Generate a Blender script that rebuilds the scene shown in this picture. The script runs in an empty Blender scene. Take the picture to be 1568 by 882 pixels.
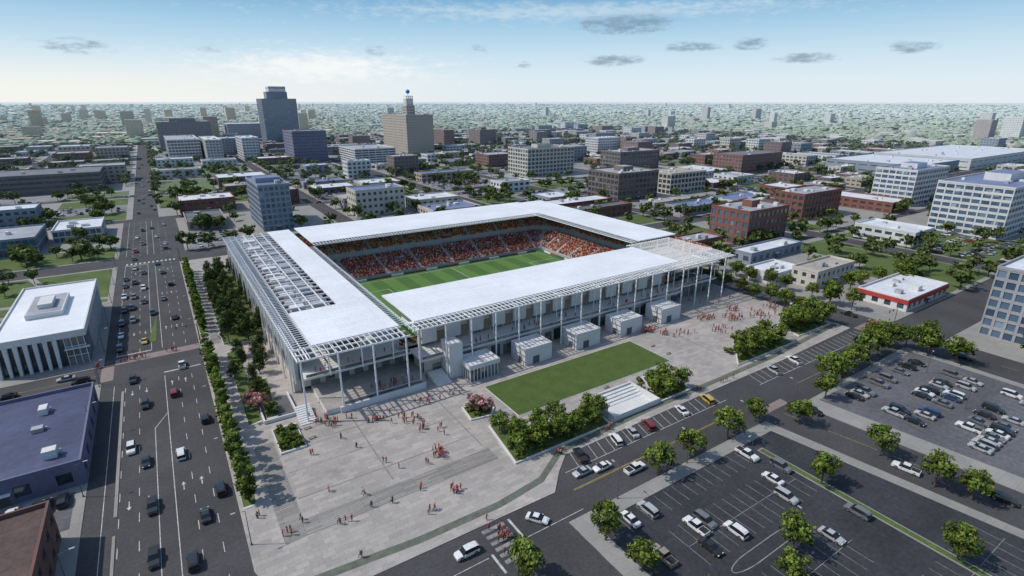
import bpy, bmesh, math, random
import numpy as np
from mathutils import Vector, Matrix
random.seed(7); R=random.random; U=random.uniform
rng=np.random.default_rng(5)
sc=bpy.context.scene; COL=sc.collection
sc.view_settings.view_transform='Standard'; sc.view_settings.look='None'; sc.view_settings.exposure=0

# ------------------------------------------------------------ materials
def mk(name):
    m=bpy.data.materials.new(name); m.use_nodes=True
    return m,m.node_tree.nodes,m.node_tree.links,m.node_tree.nodes['Principled BSDF']
def mix(N,L,mode,fac,a,b):
    n=N.new('ShaderNodeMixRGB'); n.blend_type=mode
    for i,v in enumerate((fac,a,b)):
        if isinstance(v,(int,float)): n.inputs[i].default_value=v
        elif isinstance(v,tuple): n.inputs[i].default_value=(*v,1) if len(v)==3 else v
        else: L.new(v,n.inputs[i])
    return n.outputs[0]
def noise(N,L,scale,detail=3,rough=.6,vec=None,coord='Object'):
    n=N.new('ShaderNodeTexNoise'); n.inputs['Scale'].default_value=scale
    n.inputs['Detail'].default_value=detail; n.inputs['Roughness'].default_value=rough
    if vec is None:
        t=N.new('ShaderNodeTexCoord'); vec=t.outputs[coord]
    L.new(vec,n.inputs['Vector']); return n.outputs[0]
def ramp(N,L,fac,stops):
    r=N.new('ShaderNodeValToRGB'); e=r.color_ramp.elements
    while len(e)<len(stops): e.new(.5)
    for i,(p,c) in enumerate(stops):
        e[i].position=p; e[i].color=(*c,1) if not isinstance(c,(int,float)) else (c,c,c,1)
    L.new(fac,r.inputs[0]); return r.outputs[0]
def M(name,c,rough=.8,s=.3,amt=.25,s2=4,amt2=.12,metal=0,bump=0):
    m,N,L,P=mk(name)
    n1=ramp(N,L,noise(N,L,s),[(.3,1-amt),(.7,1+amt*.4)])
    n2=ramp(N,L,noise(N,L,s2,2),[(.3,1-amt2),(.7,1+amt2)])
    o=mix(N,L,'MULTIPLY',1,mix(N,L,'MULTIPLY',1,c,n1),n2)
    L.new(o,P.inputs['Base Color']); P.inputs['Roughness'].default_value=rough; P.inputs['Metallic'].default_value=metal
    if bump:
        b=N.new('ShaderNodeBump'); b.inputs['Strength'].default_value=bump; b.inputs['Distance'].default_value=.05
        L.new(noise(N,L,s2*3,2),b.inputs['Height']); L.new(b.outputs[0],P.inputs['Normal'])
    return m
def VC(name,windows=False,trans=0):
    m,N,L,P=mk(name)
    a=N.new('ShaderNodeAttribute'); a.attribute_name='Col'; c=a.outputs['Color']
    n=ramp(N,L,noise(N,L,.8,1),[(.3,.75),(.7,1.15)])
    c=mix(N,L,'MULTIPLY',1,c,n)
    if windows:
        g=N.new('ShaderNodeNewGeometry'); s=N.new('ShaderNodeSeparateXYZ'); L.new(g.outputs['Position'],s.inputs[0])
        def fr(o,sc_,th):
            q=N.new('ShaderNodeMath');q.operation='MULTIPLY';q.inputs[1].default_value=sc_;L.new(o,q.inputs[0])
            f=N.new('ShaderNodeMath');f.operation='FRACT';L.new(q.outputs[0],f.inputs[0])
            t=N.new('ShaderNodeMath');t.operation='GREATER_THAN';t.inputs[1].default_value=th;L.new(f.outputs[0],t.inputs[0]);return t.outputs[0]
        ad=N.new('ShaderNodeMath');ad.operation='ADD';L.new(s.outputs[0],ad.inputs[0]);L.new(s.outputs[1],ad.inputs[1])
        w1=fr(s.outputs[2],1/3.8,.5); w2=fr(ad.outputs[0],1/4.1,.35)
        mu=N.new('ShaderNodeMath');mu.operation='MULTIPLY';L.new(w1,mu.inputs[0]);L.new(w2,mu.inputs[1])
        sn=N.new('ShaderNodeSeparateXYZ');L.new(g.outputs['Normal'],sn.inputs[0])
        lt=N.new('ShaderNodeMath');lt.operation='LESS_THAN';lt.inputs[1].default_value=.5;L.new(sn.outputs[2],lt.inputs[0])
        m2=N.new('ShaderNodeMath');m2.operation='MULTIPLY';L.new(mu.outputs[0],m2.inputs[0]);L.new(lt.outputs[0],m2.inputs[1])
        m3=N.new('ShaderNodeMath');m3.operation='MULTIPLY';m3.inputs[1].default_value=.4;L.new(m2.outputs[0],m3.inputs[0])
        c=mix(N,L,'MIX',m3.outputs[0],c,(.16,.19,.22))
    o=N['Material Output']; D=N.new('ShaderNodeBsdfDiffuse'); L.new(c,D.inputs[0]); N.remove(P); L.new(D.outputs[0],o.inputs[0])
    if trans:
        t=N.new('ShaderNodeBsdfTranslucent'); L.new(c,t.inputs[0])
        x=N.new('ShaderNodeMixShader'); x.inputs[0].default_value=trans
        L.new(D.outputs[0],x.inputs[1]);L.new(t.outputs[0],x.inputs[2]);L.new(x.outputs[0],o.inputs[0])
    return m
def glassmat(name,c1,c2,c3,cell=3.3,rough=.12):
    m,N,L,P=mk(name); t=N.new('ShaderNodeTexCoord')
    v=N.new('ShaderNodeVectorMath');v.operation='SNAP';v.inputs[1].default_value=(cell,cell,cell*1.1)
    L.new(t.outputs['Object'],v.inputs[0]); w=N.new('ShaderNodeTexWhiteNoise');L.new(v.outputs[0],w.inputs[0])
    o=ramp(N,L,w.outputs[0],[(.0,c1),(.55,c2),(.93,c2),(1.,c3)])
    L.new(o,P.inputs['Base Color']);P.inputs['Roughness'].default_value=rough
    P.inputs['Specular IOR Level'].default_value=.8
    return m
def slabmat(name,c1,c2,cm,w,h,mort=.012,rough=.8,s=.06,off=.5,amt=.18):
    m,N,L,P=mk(name); t=N.new('ShaderNodeTexCoord'); b=N.new('ShaderNodeTexBrick'); L.new(t.outputs['Object'],b.inputs['Vector'])
    b.inputs['Color1'].default_value=(*c1,1);b.inputs['Color2'].default_value=(*c2,1);b.inputs['Mortar'].default_value=(*cm,1)
    b.inputs['Scale'].default_value=1;b.inputs['Brick Width'].default_value=w;b.inputs['Row Height'].default_value=h
    b.inputs['Mortar Size'].default_value=mort; b.offset=off
    n=ramp(N,L,noise(N,L,s,5),[(.3,1-amt),(.7,1.05)]); n2=ramp(N,L,noise(N,L,1.7,2),[(.3,.9),(.7,1.06)])
    o=mix(N,L,'MULTIPLY',1,mix(N,L,'MULTIPLY',1,b.outputs[0],n),n2)
    L.new(o,P.inputs['Base Color']);P.inputs['Roughness'].default_value=rough
    return m
def objcol(name,rough,coat=0):
    m,N,L,P=mk(name); o=N.new('ShaderNodeObjectInfo')
    n=ramp(N,L,noise(N,L,2.5,1),[(.3,.85),(.7,1.05)])
    L.new(mix(N,L,'MULTIPLY',1,o.outputs['Color'],n),P.inputs['Base Color']);P.inputs['Roughness'].default_value=rough
    P.inputs['Coat Weight'].default_value=coat
    return m
_hm={}
def hm(m,d):     # paler material copy, distance haze mixed into its base colour
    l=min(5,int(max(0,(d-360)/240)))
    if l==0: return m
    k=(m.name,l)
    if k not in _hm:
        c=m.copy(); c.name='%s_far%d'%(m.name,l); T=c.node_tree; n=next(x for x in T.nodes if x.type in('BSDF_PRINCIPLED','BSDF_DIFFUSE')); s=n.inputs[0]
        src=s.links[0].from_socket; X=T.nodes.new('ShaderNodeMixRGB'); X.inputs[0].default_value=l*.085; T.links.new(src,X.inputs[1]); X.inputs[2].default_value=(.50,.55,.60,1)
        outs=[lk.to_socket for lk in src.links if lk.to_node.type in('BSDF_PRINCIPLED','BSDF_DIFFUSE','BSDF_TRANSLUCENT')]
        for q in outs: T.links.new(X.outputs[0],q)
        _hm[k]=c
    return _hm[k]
asph=M('asphalt',(.060,.059,.062),.9,.05,.32,1.6,.2,bump=.2)
asph2=M('asphalt_lot',(.038,.039,.046),.9,.09,.4,1.2,.28,bump=.2)  # darker than the roads: cloud shade over this lot put into its colour
asph3=M('asphalt_worn',(.115,.115,.128),.9,.06,.35,1.0,.22)
asph4=M('lot_pale',(.20,.20,.21),.9,.06,.3,1.0,.2)
conc=slabmat('concrete_walk',(.30,.29,.27),(.27,.26,.245),(.17,.165,.155),3,3,.02)
pave=slabmat('plaza_paving',(.43,.395,.365),(.33,.305,.285),(.24,.225,.21),2.4,1.2,.02,amt=.22)
pave2=slabmat('plaza_band',(.31,.295,.275),(.22,.21,.195),(.14,.13,.12),6,.6,.05)
brickpave=slabmat('brick_crosswalk',(.26,.20,.18),(.21,.16,.15),(.3,.28,.26),.8,.4,.02)
grass=M('grass',(.085,.125,.03),.95,.12,.3,2.5,.3,bump=.4)
grass2=M('lawn_grass',(.065,.105,.018),.95,.25,.2,3.5,.25,bump=.4)
gravel=M('planted_strip',(.125,.14,.11),.95,.6,.3,5,.35)
pitch1=M('pitch_light',(.085,.18,.035),.9,.2,.1,2,.08)
pitch2=M('pitch_dark',(.055,.13,.025),.9,.2,.1,2,.08)
white=M('white_paint',(.75,.75,.74),.6,.4,.15,6,.1)
lineW=M('road_marking',(.50,.50,.48),.8,.8,.4,6,.3)
lineF=M('lot_marking_faded',(.26,.26,.26),.85,.5,.5,5,.4)
lineY=M('road_marking_yellow',(.36,.27,.08),.8,.8,.4,6,.3)
roofW=slabmat('roof_membrane_white',(.80,.81,.83),(.76,.77,.79),(.60,.61,.63),12,2.4,.04,.45,.05,0,.1)
steelW=M('white_steel',(.76,.77,.78),.4,.5,.06,5,.05)
metal=M('grey_cladding',(.42,.42,.43),.5,.3,.15,3,.1,metal=.2)
metalD=M('dark_cladding',(.10,.10,.105),.6,.3,.2,3,.15)
beige=M('beige_panel',(.54,.48,.41),.7,.3,.15,3,.1)
brown=M('brown_soffit',(.28,.21,.16),.8,.3,.2,3,.2)
cstep=M('stand_concrete',(.40,.39,.38),.8,.3,.15,3,.1)
panelL=M('light_panel',(.62,.62,.61),.6,.3,.1,3,.08)
glassD=glassmat('dark_window_glass',(.02,.03,.04),(.05,.07,.09),(.32,.33,.33))
glassB=glassmat('blue_window_glass',(.04,.07,.12),(.09,.15,.22),(.3,.38,.45))
glassG=glassmat('lobby_glass',(.07,.08,.08),(.18,.19,.19),(.38,.36,.33),2)
wl={k:M('wall_'+k,c,.85,.12,.15,2,.12) for k,c in dict(brick=(.21,.09,.068),brick_dark=(.15,.075,.062),tan=(.40,.34,.27),
   white=(.62,.62,.62),grey=(.33,.33,.35),dark=(.085,.085,.095),bluegrey=(.24,.28,.34),brownd=(.17,.135,.12),cream=(.52,.49,.43),
   hazedark=(.12,.15,.20),blue=(.12,.25,.45),purple=(.14,.14,.22)).items()}
rf={'white':M('roof_white',(.62,.64,.68),.6,.1,.18,1,.1),'grey':M('roof_grey',(.34,.35,.39),.8,.1,.3,1,.15),
    'dark':M('roof_dark',(.13,.135,.155),.8,.1,.3,1,.2),'blue':M('roof_blue',(.17,.20,.34),.5,.1,.25,1,.15),
    'tan':M('roof_tan',(.38,.35,.30),.8,.1,.3,1,.15),'red':M('roof_red',(.09,.055,.05),.8,.1,.4,1,.25),
    'navy':M('roof_navy',(.055,.065,.135),.6,.12,.35,1,.2)}
leafm=VC('foliage',False,.2); bark=M('bark',(.11,.08,.06),.9,2,.2,12,.3)
farleaf=VC('distant_foliage'); farb=VC('distant_facades',True); crowdm=VC('crowd_clothes')
paint=objcol('car_paint',.28,.6); rubber=M('tyre_rubber',(.02,.02,.02),.8); carglass=M('car_glass',(.015,.018,.022),.08,1,.1,3,.1)
chrome=M('hub_metal',(.45,.45,.46),.35,2,.1,6,.1,metal=.8); lampW=M('headlight',(.75,.75,.7),.2); lampR=M('taillight',(.4,.02,.02),.3)
shirt=objcol('shirt_cloth',.85); pants=M('trousers',(.035,.04,.06),.85,2,.3,8,.2); skinm=M('skin',(.42,.25,.18),.6,2,.1,8,.1)
hair=M('hair',(.05,.03,.02),.7); shoe=M('shoes',(.06,.06,.06),.6)

# ------------------------------------------------------------ mesh builder
class MB:
    def __init__(s): s.v=[];s.f=[];s.m=[];s.mats=[]
    def mi(s,m):
        if m not in s.mats: s.mats.append(m)
        return s.mats.index(m)
    def box(s,x0,x1,y0,y1,z0,z1,m):
        b=len(s.v); s.v+=[(x0,y0,z0),(x1,y0,z0),(x1,y1,z0),(x0,y1,z0),(x0,y0,z1),(x1,y0,z1),(x1,y1,z1),(x0,y1,z1)]
        s.f+=[(b+3,b+2,b+1,b),(b+4,b+5,b+6,b+7),(b,b+1,b+5,b+4),(b+1,b+2,b+6,b+5),(b+2,b+3,b+7,b+6),(b+3,b,b+4,b+7)]
        s.m+=[s.mi(m)]*6
    def poly(s,pts,m,z=None):
        b=len(s.v); s.v+=[(p[0],p[1],z) if z is not None else tuple(p) for p in pts]; s.f.append(tuple(range(b,b+len(pts)))); s.m.append(s.mi(m))
    def rect(s,x0,x1,y0,y1,z,m): s.poly([(x0,y0),(x1,y0),(x1,y1),(x0,y1)],m,z)
    def prism(s,pts,z0,z1,m,side=None):
        n=len(pts);b=len(s.v); s.v+=[(p[0],p[1],z0) for p in pts]+[(p[0],p[1],z1) for p in pts]
        s.f.append(tuple(range(b+n,b+2*n)));s.m.append(s.mi(m))
        for i in range(n):
            j=(i+1)%n; s.f.append((b+i,b+j,b+n+j,b+n+i)); s.m.append(s.mi(side or m))
    def tube(s,p,q,r0,r1,m,n=8):
        p=Vector(p);q=Vector(q);d=(q-p).normalized();a=d.orthogonal().normalized();c=d.cross(a);b=len(s.v)
        for (o,r) in ((p,r0),(q,r1)):
            for i in range(n):
                t=2*math.pi*i/n; s.v.append(tuple(o+a*math.cos(t)*r+c*math.sin(t)*r))
        for i in range(n):
            j=(i+1)%n; s.f.append((b+i,b+j,b+n+j,b+n+i)); s.m.append(s.mi(m))
        s.f.append(tuple(b+n+i for i in range(n)));s.m.append(s.mi(m)); s.f.append(tuple(b+n-1-i for i in range(n)));s.m.append(s.mi(m))
    def mesh(s,name,smooth=False):
        me=bpy.data.meshes.new(name); me.from_pydata(s.v,[],s.f)
        for m in s.mats: me.materials.append(m)
        me.polygons.foreach_set('material_index',s.m)
        me.update(); return me
    def obj(s,name,parent=None,loc=(0,0,0)):
        o=bpy.data.objects.new(name,s.mesh(name)); COL.objects.link(o); o.location=loc
        if parent: o.parent=parent
        return o
def empty(name,loc=(0,0,0)):
    e=bpy.data.objects.new(name,None); COL.objects.link(e); e.location=loc; e.empty_display_size=1; return e
def inst(name,me,loc,rot=0,sc_=1,color=None):
    o=bpy.data.objects.new(name,me); COL.objects.link(o); o.location=loc; o.rotation_euler=(0,0,rot)
    o.scale=(sc_,sc_,sc_) if isinstance(sc_,(int,float)) else sc_
    if color: o.color=(*color,1)
    return o

# ------------------------------------------------------------ world + sun + camera
w=bpy.data.worlds.new("World"); sc.world=w; w.use_nodes=True; N=w.node_tree.nodes; L=w.node_tree.links
bg=N['Background']; sky=N.new('ShaderNodeTexSky'); sky.sky_type='NISHITA'; sky.sun_disc=False
sunel,sunaz=48,-59.5; SKS=.15
sky.sun_elevation=math.radians(sunel); sky.sun_rotation=math.radians(360+sunaz); sky.air_density=1.0; sky.dust_density=1.2; sky.ozone_density=1.2
tc=N.new('ShaderNodeTexCoord'); sp=N.new('ShaderNodeSeparateXYZ'); L.new(tc.outputs['Generated'],sp.inputs[0])
def ma(op,a,b=None,c=None):
    n=N.new('ShaderNodeMath'); n.operation=op
    for i,v in enumerate((a,b,c)):
        if v is None: continue
        if isinstance(v,(int,float)): n.inputs[i].default_value=v
        else: L.new(v,n.inputs[i])
    return n.outputs[0]
az=ma('MULTIPLY',ma('ARCTAN2',sp.outputs[0],sp.outputs[1]),57.2958); el=ma('MULTIPLY',ma('ARCSINE',sp.outputs[2]),57.2958)
cv=N.new('ShaderNodeCombineXYZ'); L.new(ma('MULTIPLY',az,.42),cv.inputs[0]);L.new(ma('MULTIPLY',el,1.25),cv.inputs[1])
n1=N.new('ShaderNodeTexNoise');n1.inputs['Scale'].default_value=1.5;n1.inputs['Detail'].default_value=6;n1.inputs['Roughness'].default_value=.66;L.new(cv.outputs[0],n1.inputs['Vector'])
wob=ma('SUBTRACT',n1.outputs[0],.5)
acc=None
for (a,e,sa,se,k) in [(44,6.9,4.8,.8,1),(43,3.7,2.8,.5,1),(50.2,4.8,2.4,.42,.9),(55.2,4.9,1.6,.5,.9),(59.9,3.55,2.3,.4,1),(67.3,4.1,1.7,.42,1),(34.1,3.4,1.2,.32,.7),(30,4.8,1.6,.5,.5),(20,4.5,1.1,.5,.75),(-3.4,4.1,2.6,.6,.7),(6,4.4,1.7,.5,.5),(-35,5,3,.5,.8),(105,6,4,.6,.9)]:
    da=ma('MULTIPLY',ma('SUBTRACT',az,a),1/sa); de=ma('MULTIPLY',ma('SUBTRACT',el,e),1/se)
    d=ma('ADD',ma('MULTIPLY',da,da),ma('MULTIPLY',de,de))
    g=ma('DIVIDE',k,ma('ADD',1.0,ma('MULTIPLY',d,d)))
    acc=g if acc is None else ma('MAXIMUM',acc,g)
def smooth(v,a,b):
    n=N.new('ShaderNodeMapRange'); n.interpolation_type='SMOOTHSTEP'; n.inputs[1].default_value=a;n.inputs[2].default_value=b;L.new(v,n.inputs[0]); return n.outputs[0]
cm=ma('MULTIPLY',smooth(ma('ADD',acc,ma('MULTIPLY',wob,2.6)),.25,1.25),smooth(acc,.05,.5))
def blob(a,e,sa,se,wk,lo,hi):
    da=ma('MULTIPLY',ma('SUBTRACT',az,a),1/sa); de=ma('MULTIPLY',ma('SUBTRACT',el,e),1/se)
    return smooth(ma('ADD',ma('DIVIDE',1.0,ma('ADD',1.0,ma('ADD',ma('MULTIPLY',da,da),ma('MULTIPLY',de,de)))),ma('MULTIPLY',wob,wk)),lo,hi)
hz=blob(15,3.0,9,1.3,1.5,.25,1.1); hz2=blob(40,8.0,26,.9,2.0,.35,1.2)
def wmix(mode,f,a,b):
    n=N.new('ShaderNodeMixRGB');n.blend_type=mode
    for i,v in enumerate((f,a,b)):
        if isinstance(v,(int,float)): n.inputs[i].default_value=v
        elif isinstance(v,tuple): n.inputs[i].default_value=(*v,1)
        else: L.new(v,n.inputs[i])
    return n.outputs[0]
def C_(r,g,b): return (r/SKS,g/SKS,b/SKS)
rp=N.new('ShaderNodeValToRGB'); L.new(ma('DIVIDE',el,20.0),rp.inputs[0]); E=rp.color_ramp.elements
stops=[(0,(.76,.83,.87)),(.09,(.74,.84,.90)),(.2,(.60,.77,.88)),(.34,(.38,.61,.80)),(.46,(.20,.43,.67)),(1,(.17,.33,.56))]
while len(E)<len(stops): E.new(.5)
for i,(p,c) in enumerate(stops): E[i].position=p; E[i].color=(*c,1)
sc_n=N.new('ShaderNodeVectorMath'); sc_n.operation='SCALE'; L.new(rp.outputs[0],sc_n.inputs[0]); sc_n.inputs['Scale'].default_value=1/SKS
c0=wmix('MIX',smooth(el,16,60),sc_n.outputs[0],sky.outputs[0])
warm=ma('MULTIPLY',smooth(az,38,-8),smooth(el,5,0))
c0=wmix('MIX',ma('MULTIPLY',warm,.7),c0,C_(.98,.95,.86))
c1=wmix('MIX',ma('MULTIPLY',hz,.85),c0,C_(.97,.97,.95))
c1=wmix('MIX',ma('MULTIPLY',hz2,.5),c1,C_(.72,.82,.88))
c2=wmix('MIX',ma('MULTIPLY',cm,.7),c1,C_(.17,.26,.36))
L.new(c2,bg.inputs[0]); bg.inputs[1].default_value=SKS
sl=bpy.data.lights.new('sun','SUN'); sl.energy=3.3; sl.angle=math.radians(.5); sl.color=(1,.95,.87)
so=bpy.data.objects.new('sun',sl); COL.objects.link(so)
ce=math.cos(math.radians(sunel)); d=Vector((-math.sin(math.radians(sunaz))*ce,-math.cos(math.radians(sunaz))*ce,-math.sin(math.radians(sunel))))
so.rotation_euler=d.to_track_quat('-Z','Y').to_euler()
cam=bpy.data.cameras.new('camera'); co=bpy.data.objects.new('camera',cam); COL.objects.link(co); sc.camera=co
cam.lens=18.92; cam.sensor_width=36; cam.clip_end=80000; cam.clip_start=1
co.location=(0,0,80); co.rotation_euler=(math.radians(90-19.14),0,math.radians(-33.1))

# ------------------------------------------------------------ ground
m,NN,LL,P=mk('ground_far')
g=NN.new('ShaderNodeNewGeometry')
a=ramp(NN,LL,noise(NN,LL,.004,6,.7,g.outputs['Position']),[(.35,(.16,.20,.11)),(.5,(.25,.28,.19)),(.6,(.38,.38,.34)),(.72,(.25,.29,.20))])
b=ramp(NN,LL,noise(NN,LL,.03,4,.7,g.outputs['Position']),[(.35,.65),(.65,1.2)])
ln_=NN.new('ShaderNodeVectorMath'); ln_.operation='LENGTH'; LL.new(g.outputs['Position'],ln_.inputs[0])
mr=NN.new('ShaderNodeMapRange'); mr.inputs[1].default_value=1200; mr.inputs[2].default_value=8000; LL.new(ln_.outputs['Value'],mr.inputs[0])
LL.new(mix(NN,LL,'MIX',mr.outputs[0],mix(NN,LL,'MULTIPLY',1,a,b),(.56,.62,.64)),P.inputs['Base Color']);P.inputs['Roughness'].default_value=.95  # aerial haze painted into the ground colour, growing with distance
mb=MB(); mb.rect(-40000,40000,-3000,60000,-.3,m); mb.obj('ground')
mb=MB(); mb.rect(-420,1250,-120,1320,-.12,asph); mb.obj('road')

# ------------------------------------------------------------ blocks
named=[]
def keep(x0,x1,y0,y1): named.append((x0,x1,y0,y1))
def hit(x0,x1,y0,y1,p=2): return any(x0<b+p and x1>a-p and y0<d+p and y1>c-p for a,b,c,d in named)
walk=MB()
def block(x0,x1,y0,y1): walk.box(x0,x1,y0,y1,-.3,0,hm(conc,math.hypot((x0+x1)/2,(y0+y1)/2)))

pl=MB(); P1=[(2,325),(2,88),(5,77),(10,75.5),(60,75),(65,80),(70,84),(120,84.5),(160,84.5),(207,86),(207,325)]
pl.prism(P1,-.3,.0,pave,conc); pl.f=[tuple(reversed(f)) for f in pl.f]
po=pl.obj('plaza_pavement')
bm=bmesh.new(); bm.from_mesh(po.data); bmesh.ops.recalc_face_normals(bm,faces=bm.faces); bm.to_mesh(po.data); bm.free()
pb=MB()
pb.rect(8,56,91.5,96.5,.008,pave2); pb.rect(8,12.5,96.5,128,.008,pave2)
pb.rect(5.6,8.4,200,300,.008,pave2)
for i in range(1,9): pb.rect(9+i*23,9.4+i*23,98,128,.008,pave2)
for y in (103,113,123): pb.rect(13,56,y,y+.35,.010,pave2)
pb.obj('plaza_paving_bands')
st=MB()
strip=[(8,80.5),(30,78.6),(48,78.4),(60,80),(70,86),(100,87.4),(160,87.8),(206,91)]
for i in range(len(strip)-1):
    a,b=strip[i],strip[i+1]; st.poly([(a[0],a[1]-.9),(b[0],b[1]-.9),(b[0],b[1]+.9),(a[0],a[1]+.9)],gravel,.012)
st.obj('planted_strip')

# markings
mk_=MB(); ZR=-.112
def dash(x,y0,y1,ln=3,gap=6,w_=.14,mm=lineW,z=ZR):
    y=y0
    while y<y1: mk_.rect(x-w_/2,x+w_/2,y,min(y+ln,y1),z,mm); y+=ln+gap
def dashx(y,x0,x1,ln=3,gap=6,w_=.14,mm=lineW,z=ZR):
    x=x0
    while x<x1: mk_.rect(x,min(x+ln,x1),y-w_/2,y+w_/2,z,mm); x+=ln+gap
for (a,b) in ((60,183),(207,328),(350,455)):
    for x in (-18.9,-15.4,-5.4,-1.9): dash(x,a,b)
    dash(-12.0,a,b-(32 if a==60 else 0),200,1,.16); dash(-8.9,a,b,200,1,.16); dash(-21.7,a,b,300,1,.14)
mk_.poly([(-12.1,151),(-11.9,151),(-8.8,158),(-9.0,158)],lineW,ZR+.003)
mk_.rect(-22,-12,206.2,206.8,ZR,lineW); mk_.rect(-9,1,185.2,185.8,ZR,lineW)
mk_.rect(-22,-12,329,329.6,ZR+.003,lineW)
for i in range(12): mk_.rect(-21.5+i*1.9,-20.6+i*1.9,331,334,ZR,lineW)
for x in (-17.2,-13.7,-3.7,-7.2):
    for y in (120,175,225,270,312):
        s_=1 if x>-10 else -1; yt=y+2 if s_>0 else y
        mk_.rect(x-.1,x+.1,y,y+2,ZR,lineW)
        mk_.poly([(x-.45,yt),(x+.45,yt),(x,yt+s_*1.1)][::s_],lineW,ZR)
dashx(73.3,64,123,100,1,.14,lineY); dashx(73.6,64,123,100,1,.14,lineY)
dashx(73.4,150,206,100,1,.14,lineY); dashx(67.6,22,39,100,1,.14); dashx(67.9,48,62,100,1,.14)
mk_.rect(66,124,78.9,79.04,ZR,lineW);mk_.rect(140,206,78.9,79.04,ZR,lineW)
for i in range(48):
    x=70+i*2.85
    if not 124<x<140: mk_.poly([(x,79.1),(x+.14,79.1),(x+1.6,84.3),(x+1.46,84.3)],lineW,ZR)
for i in range(6): mk_.rect(41,46,64.6+i*1.7,65.5+i*1.7,ZR,lineF)
mk_.rect(39.6,40.1,63,68,ZR,lineW); mk_.rect(47,47.5,68,74,ZR+.003,lineW)
dash(216,95,320,4,6,.14,lineY); dash(216,-40,62,4,6,.14,lineY)
mk_.poly([(131.2,66),(131.35,66),(141.1,8),(140.95,8)],lineY,ZR)
dashx(193.6,-200,-24,100,1,.14,lineY)
for yc in (340,461,586,696): dashx(yc,-400 if yc!=340 else -24,302 if yc<400 else 1100,6,5,.16,lineY)
dash(106,350,1100,6,5,.16,lineY)
for xc in (-125,216,308,440,567): dash(xc,350 if xc<300 else 180,1100,6,5,.16,lineY,ZR+.004)
cw=MB(); cw.rect(-22,2,199.4,204,-.108,brickpave); cw.rect(-25.5,-22.2,188,199,-.108,brickpave); cw.rect(208,224,80,85.5,-.108,brickpave); cw.rect(124.5,137.5,68.4,71,-.108,brickpave)
cw.obj('brick_crosswalk')
isl=MB(); isl.box(-19.8,-19.2,118,178,-.2,.0,conc); isl.box(-19.8,-19.3,84,112,-.2,0,conc)
isl.prism([(-13,214),(-10.5,214),(-9.8,240),(-10.2,240)],-.2,0,grass,conc); isl.obj('road_median')

block(-200,-25,-60,187); block(-200,-25,200,330)
lotm=MB()
walk.prism([(57,66.5),(57,0),(133,0),(123.5,66.5)][::-1],-.3,0,conc); walk.prism([(139,66),(147,0),(206,0),(206,67.5)][::-1],-.3,0,conc)
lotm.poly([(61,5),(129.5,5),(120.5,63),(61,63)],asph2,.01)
lotm.poly([(146,64.5),(152.5,8),(203,8),(203,64.5)][::-1],asph3,.01)
ZL=.022
def stalls(x0,x1,y0,y1,step=2.75,z=ZL,lean=0):
    x=x0
    while x<=x1: mk_.poly([(x,y0),(x+.11,y0),(x+.11+lean,y1),(x+lean,y1)],lineF,z); x+=step
for (a,b,c,d_) in ((66,107,57.5,62.5),(72,108,44,48.9),(72,108,49.2,54),(70,100,28,32.9),(70,100,33.2,38),(66,125,12,16.9),(66,125,17.2,22)): stalls(a,b,c,d_)
mk_.rect(72,108,49.0,49.12,ZL,lineF);mk_.rect(70,100,33.0,33.12,ZL,lineF);mk_.rect(66,125,17,17.12,ZL,lineF)
for (a,b,c,d_) in ((152,196,57,62),(154,196,42,46.9),(154,196,47.1,52),(156,196,28,32.9),(156,196,33.1,38),(156,196,14,19)): stalls(a,b,c,d_)
pts=[(84+6*math.cos(t)+(4 if math.cos(t)>0 else -4),40.9+1.3*math.sin(t)) for t in [i*math.pi/12 for i in range(24)]]
for i in range(24):
    a=Vector((*pts[i],0));b=Vector((*pts[(i+1)%24],0)); n_=(b-a).normalized().cross(Vector((0,0,1)))*.09
    mk_.poly([(v_[0],v_[1],ZL) for v_ in (a-n_,b-n_,b+n_,a+n_)],lineF)
lotm.box(110,112,10,60,.0,.13,conc); lotm.rect(110.3,111.7,10.4,59.6,.136,grass)
lotm.rect(-62,-27,119,132,.012,asph3); stalls(-60,-29,126.5,131.5)
cols=[(-420,-133),(-117,-25),(6,100),(112,208),(224,302),(314,434),(446,560),(574,690),(704,820),(834,950),(964,1090),(1104,1230)]
yr_all=[(467,580),(592,690),(702,830),(842,945),(960,1100),(1115,1300)]
blocks=[]
for i,(a,b) in enumerate(cols):
    if i<5: blocks.append((a,b,348,455))
    else: blocks.append((a,b,386,455)); blocks.append((a,b,254,372))
    for (c,d_) in yr_all:
        aa_,bb_=a,b
        if i==1: bb_=-20
        if i==2: aa_=-4
        blocks.append((aa_,bb_,c,d_))
blocks+= [(224,302,254,336),(-420,-215,200,330),(-420,-215,-60,187)]
for (a,b) in ((224,338),(352,560),(574,690),(704,820),(834,950),(964,1090),(1104,1230)):
    for (c,d_) in ((-60,62),(80,170),(176,240)): blocks.append((a,b,c,d_))
for b in blocks: block(*b)

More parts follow.
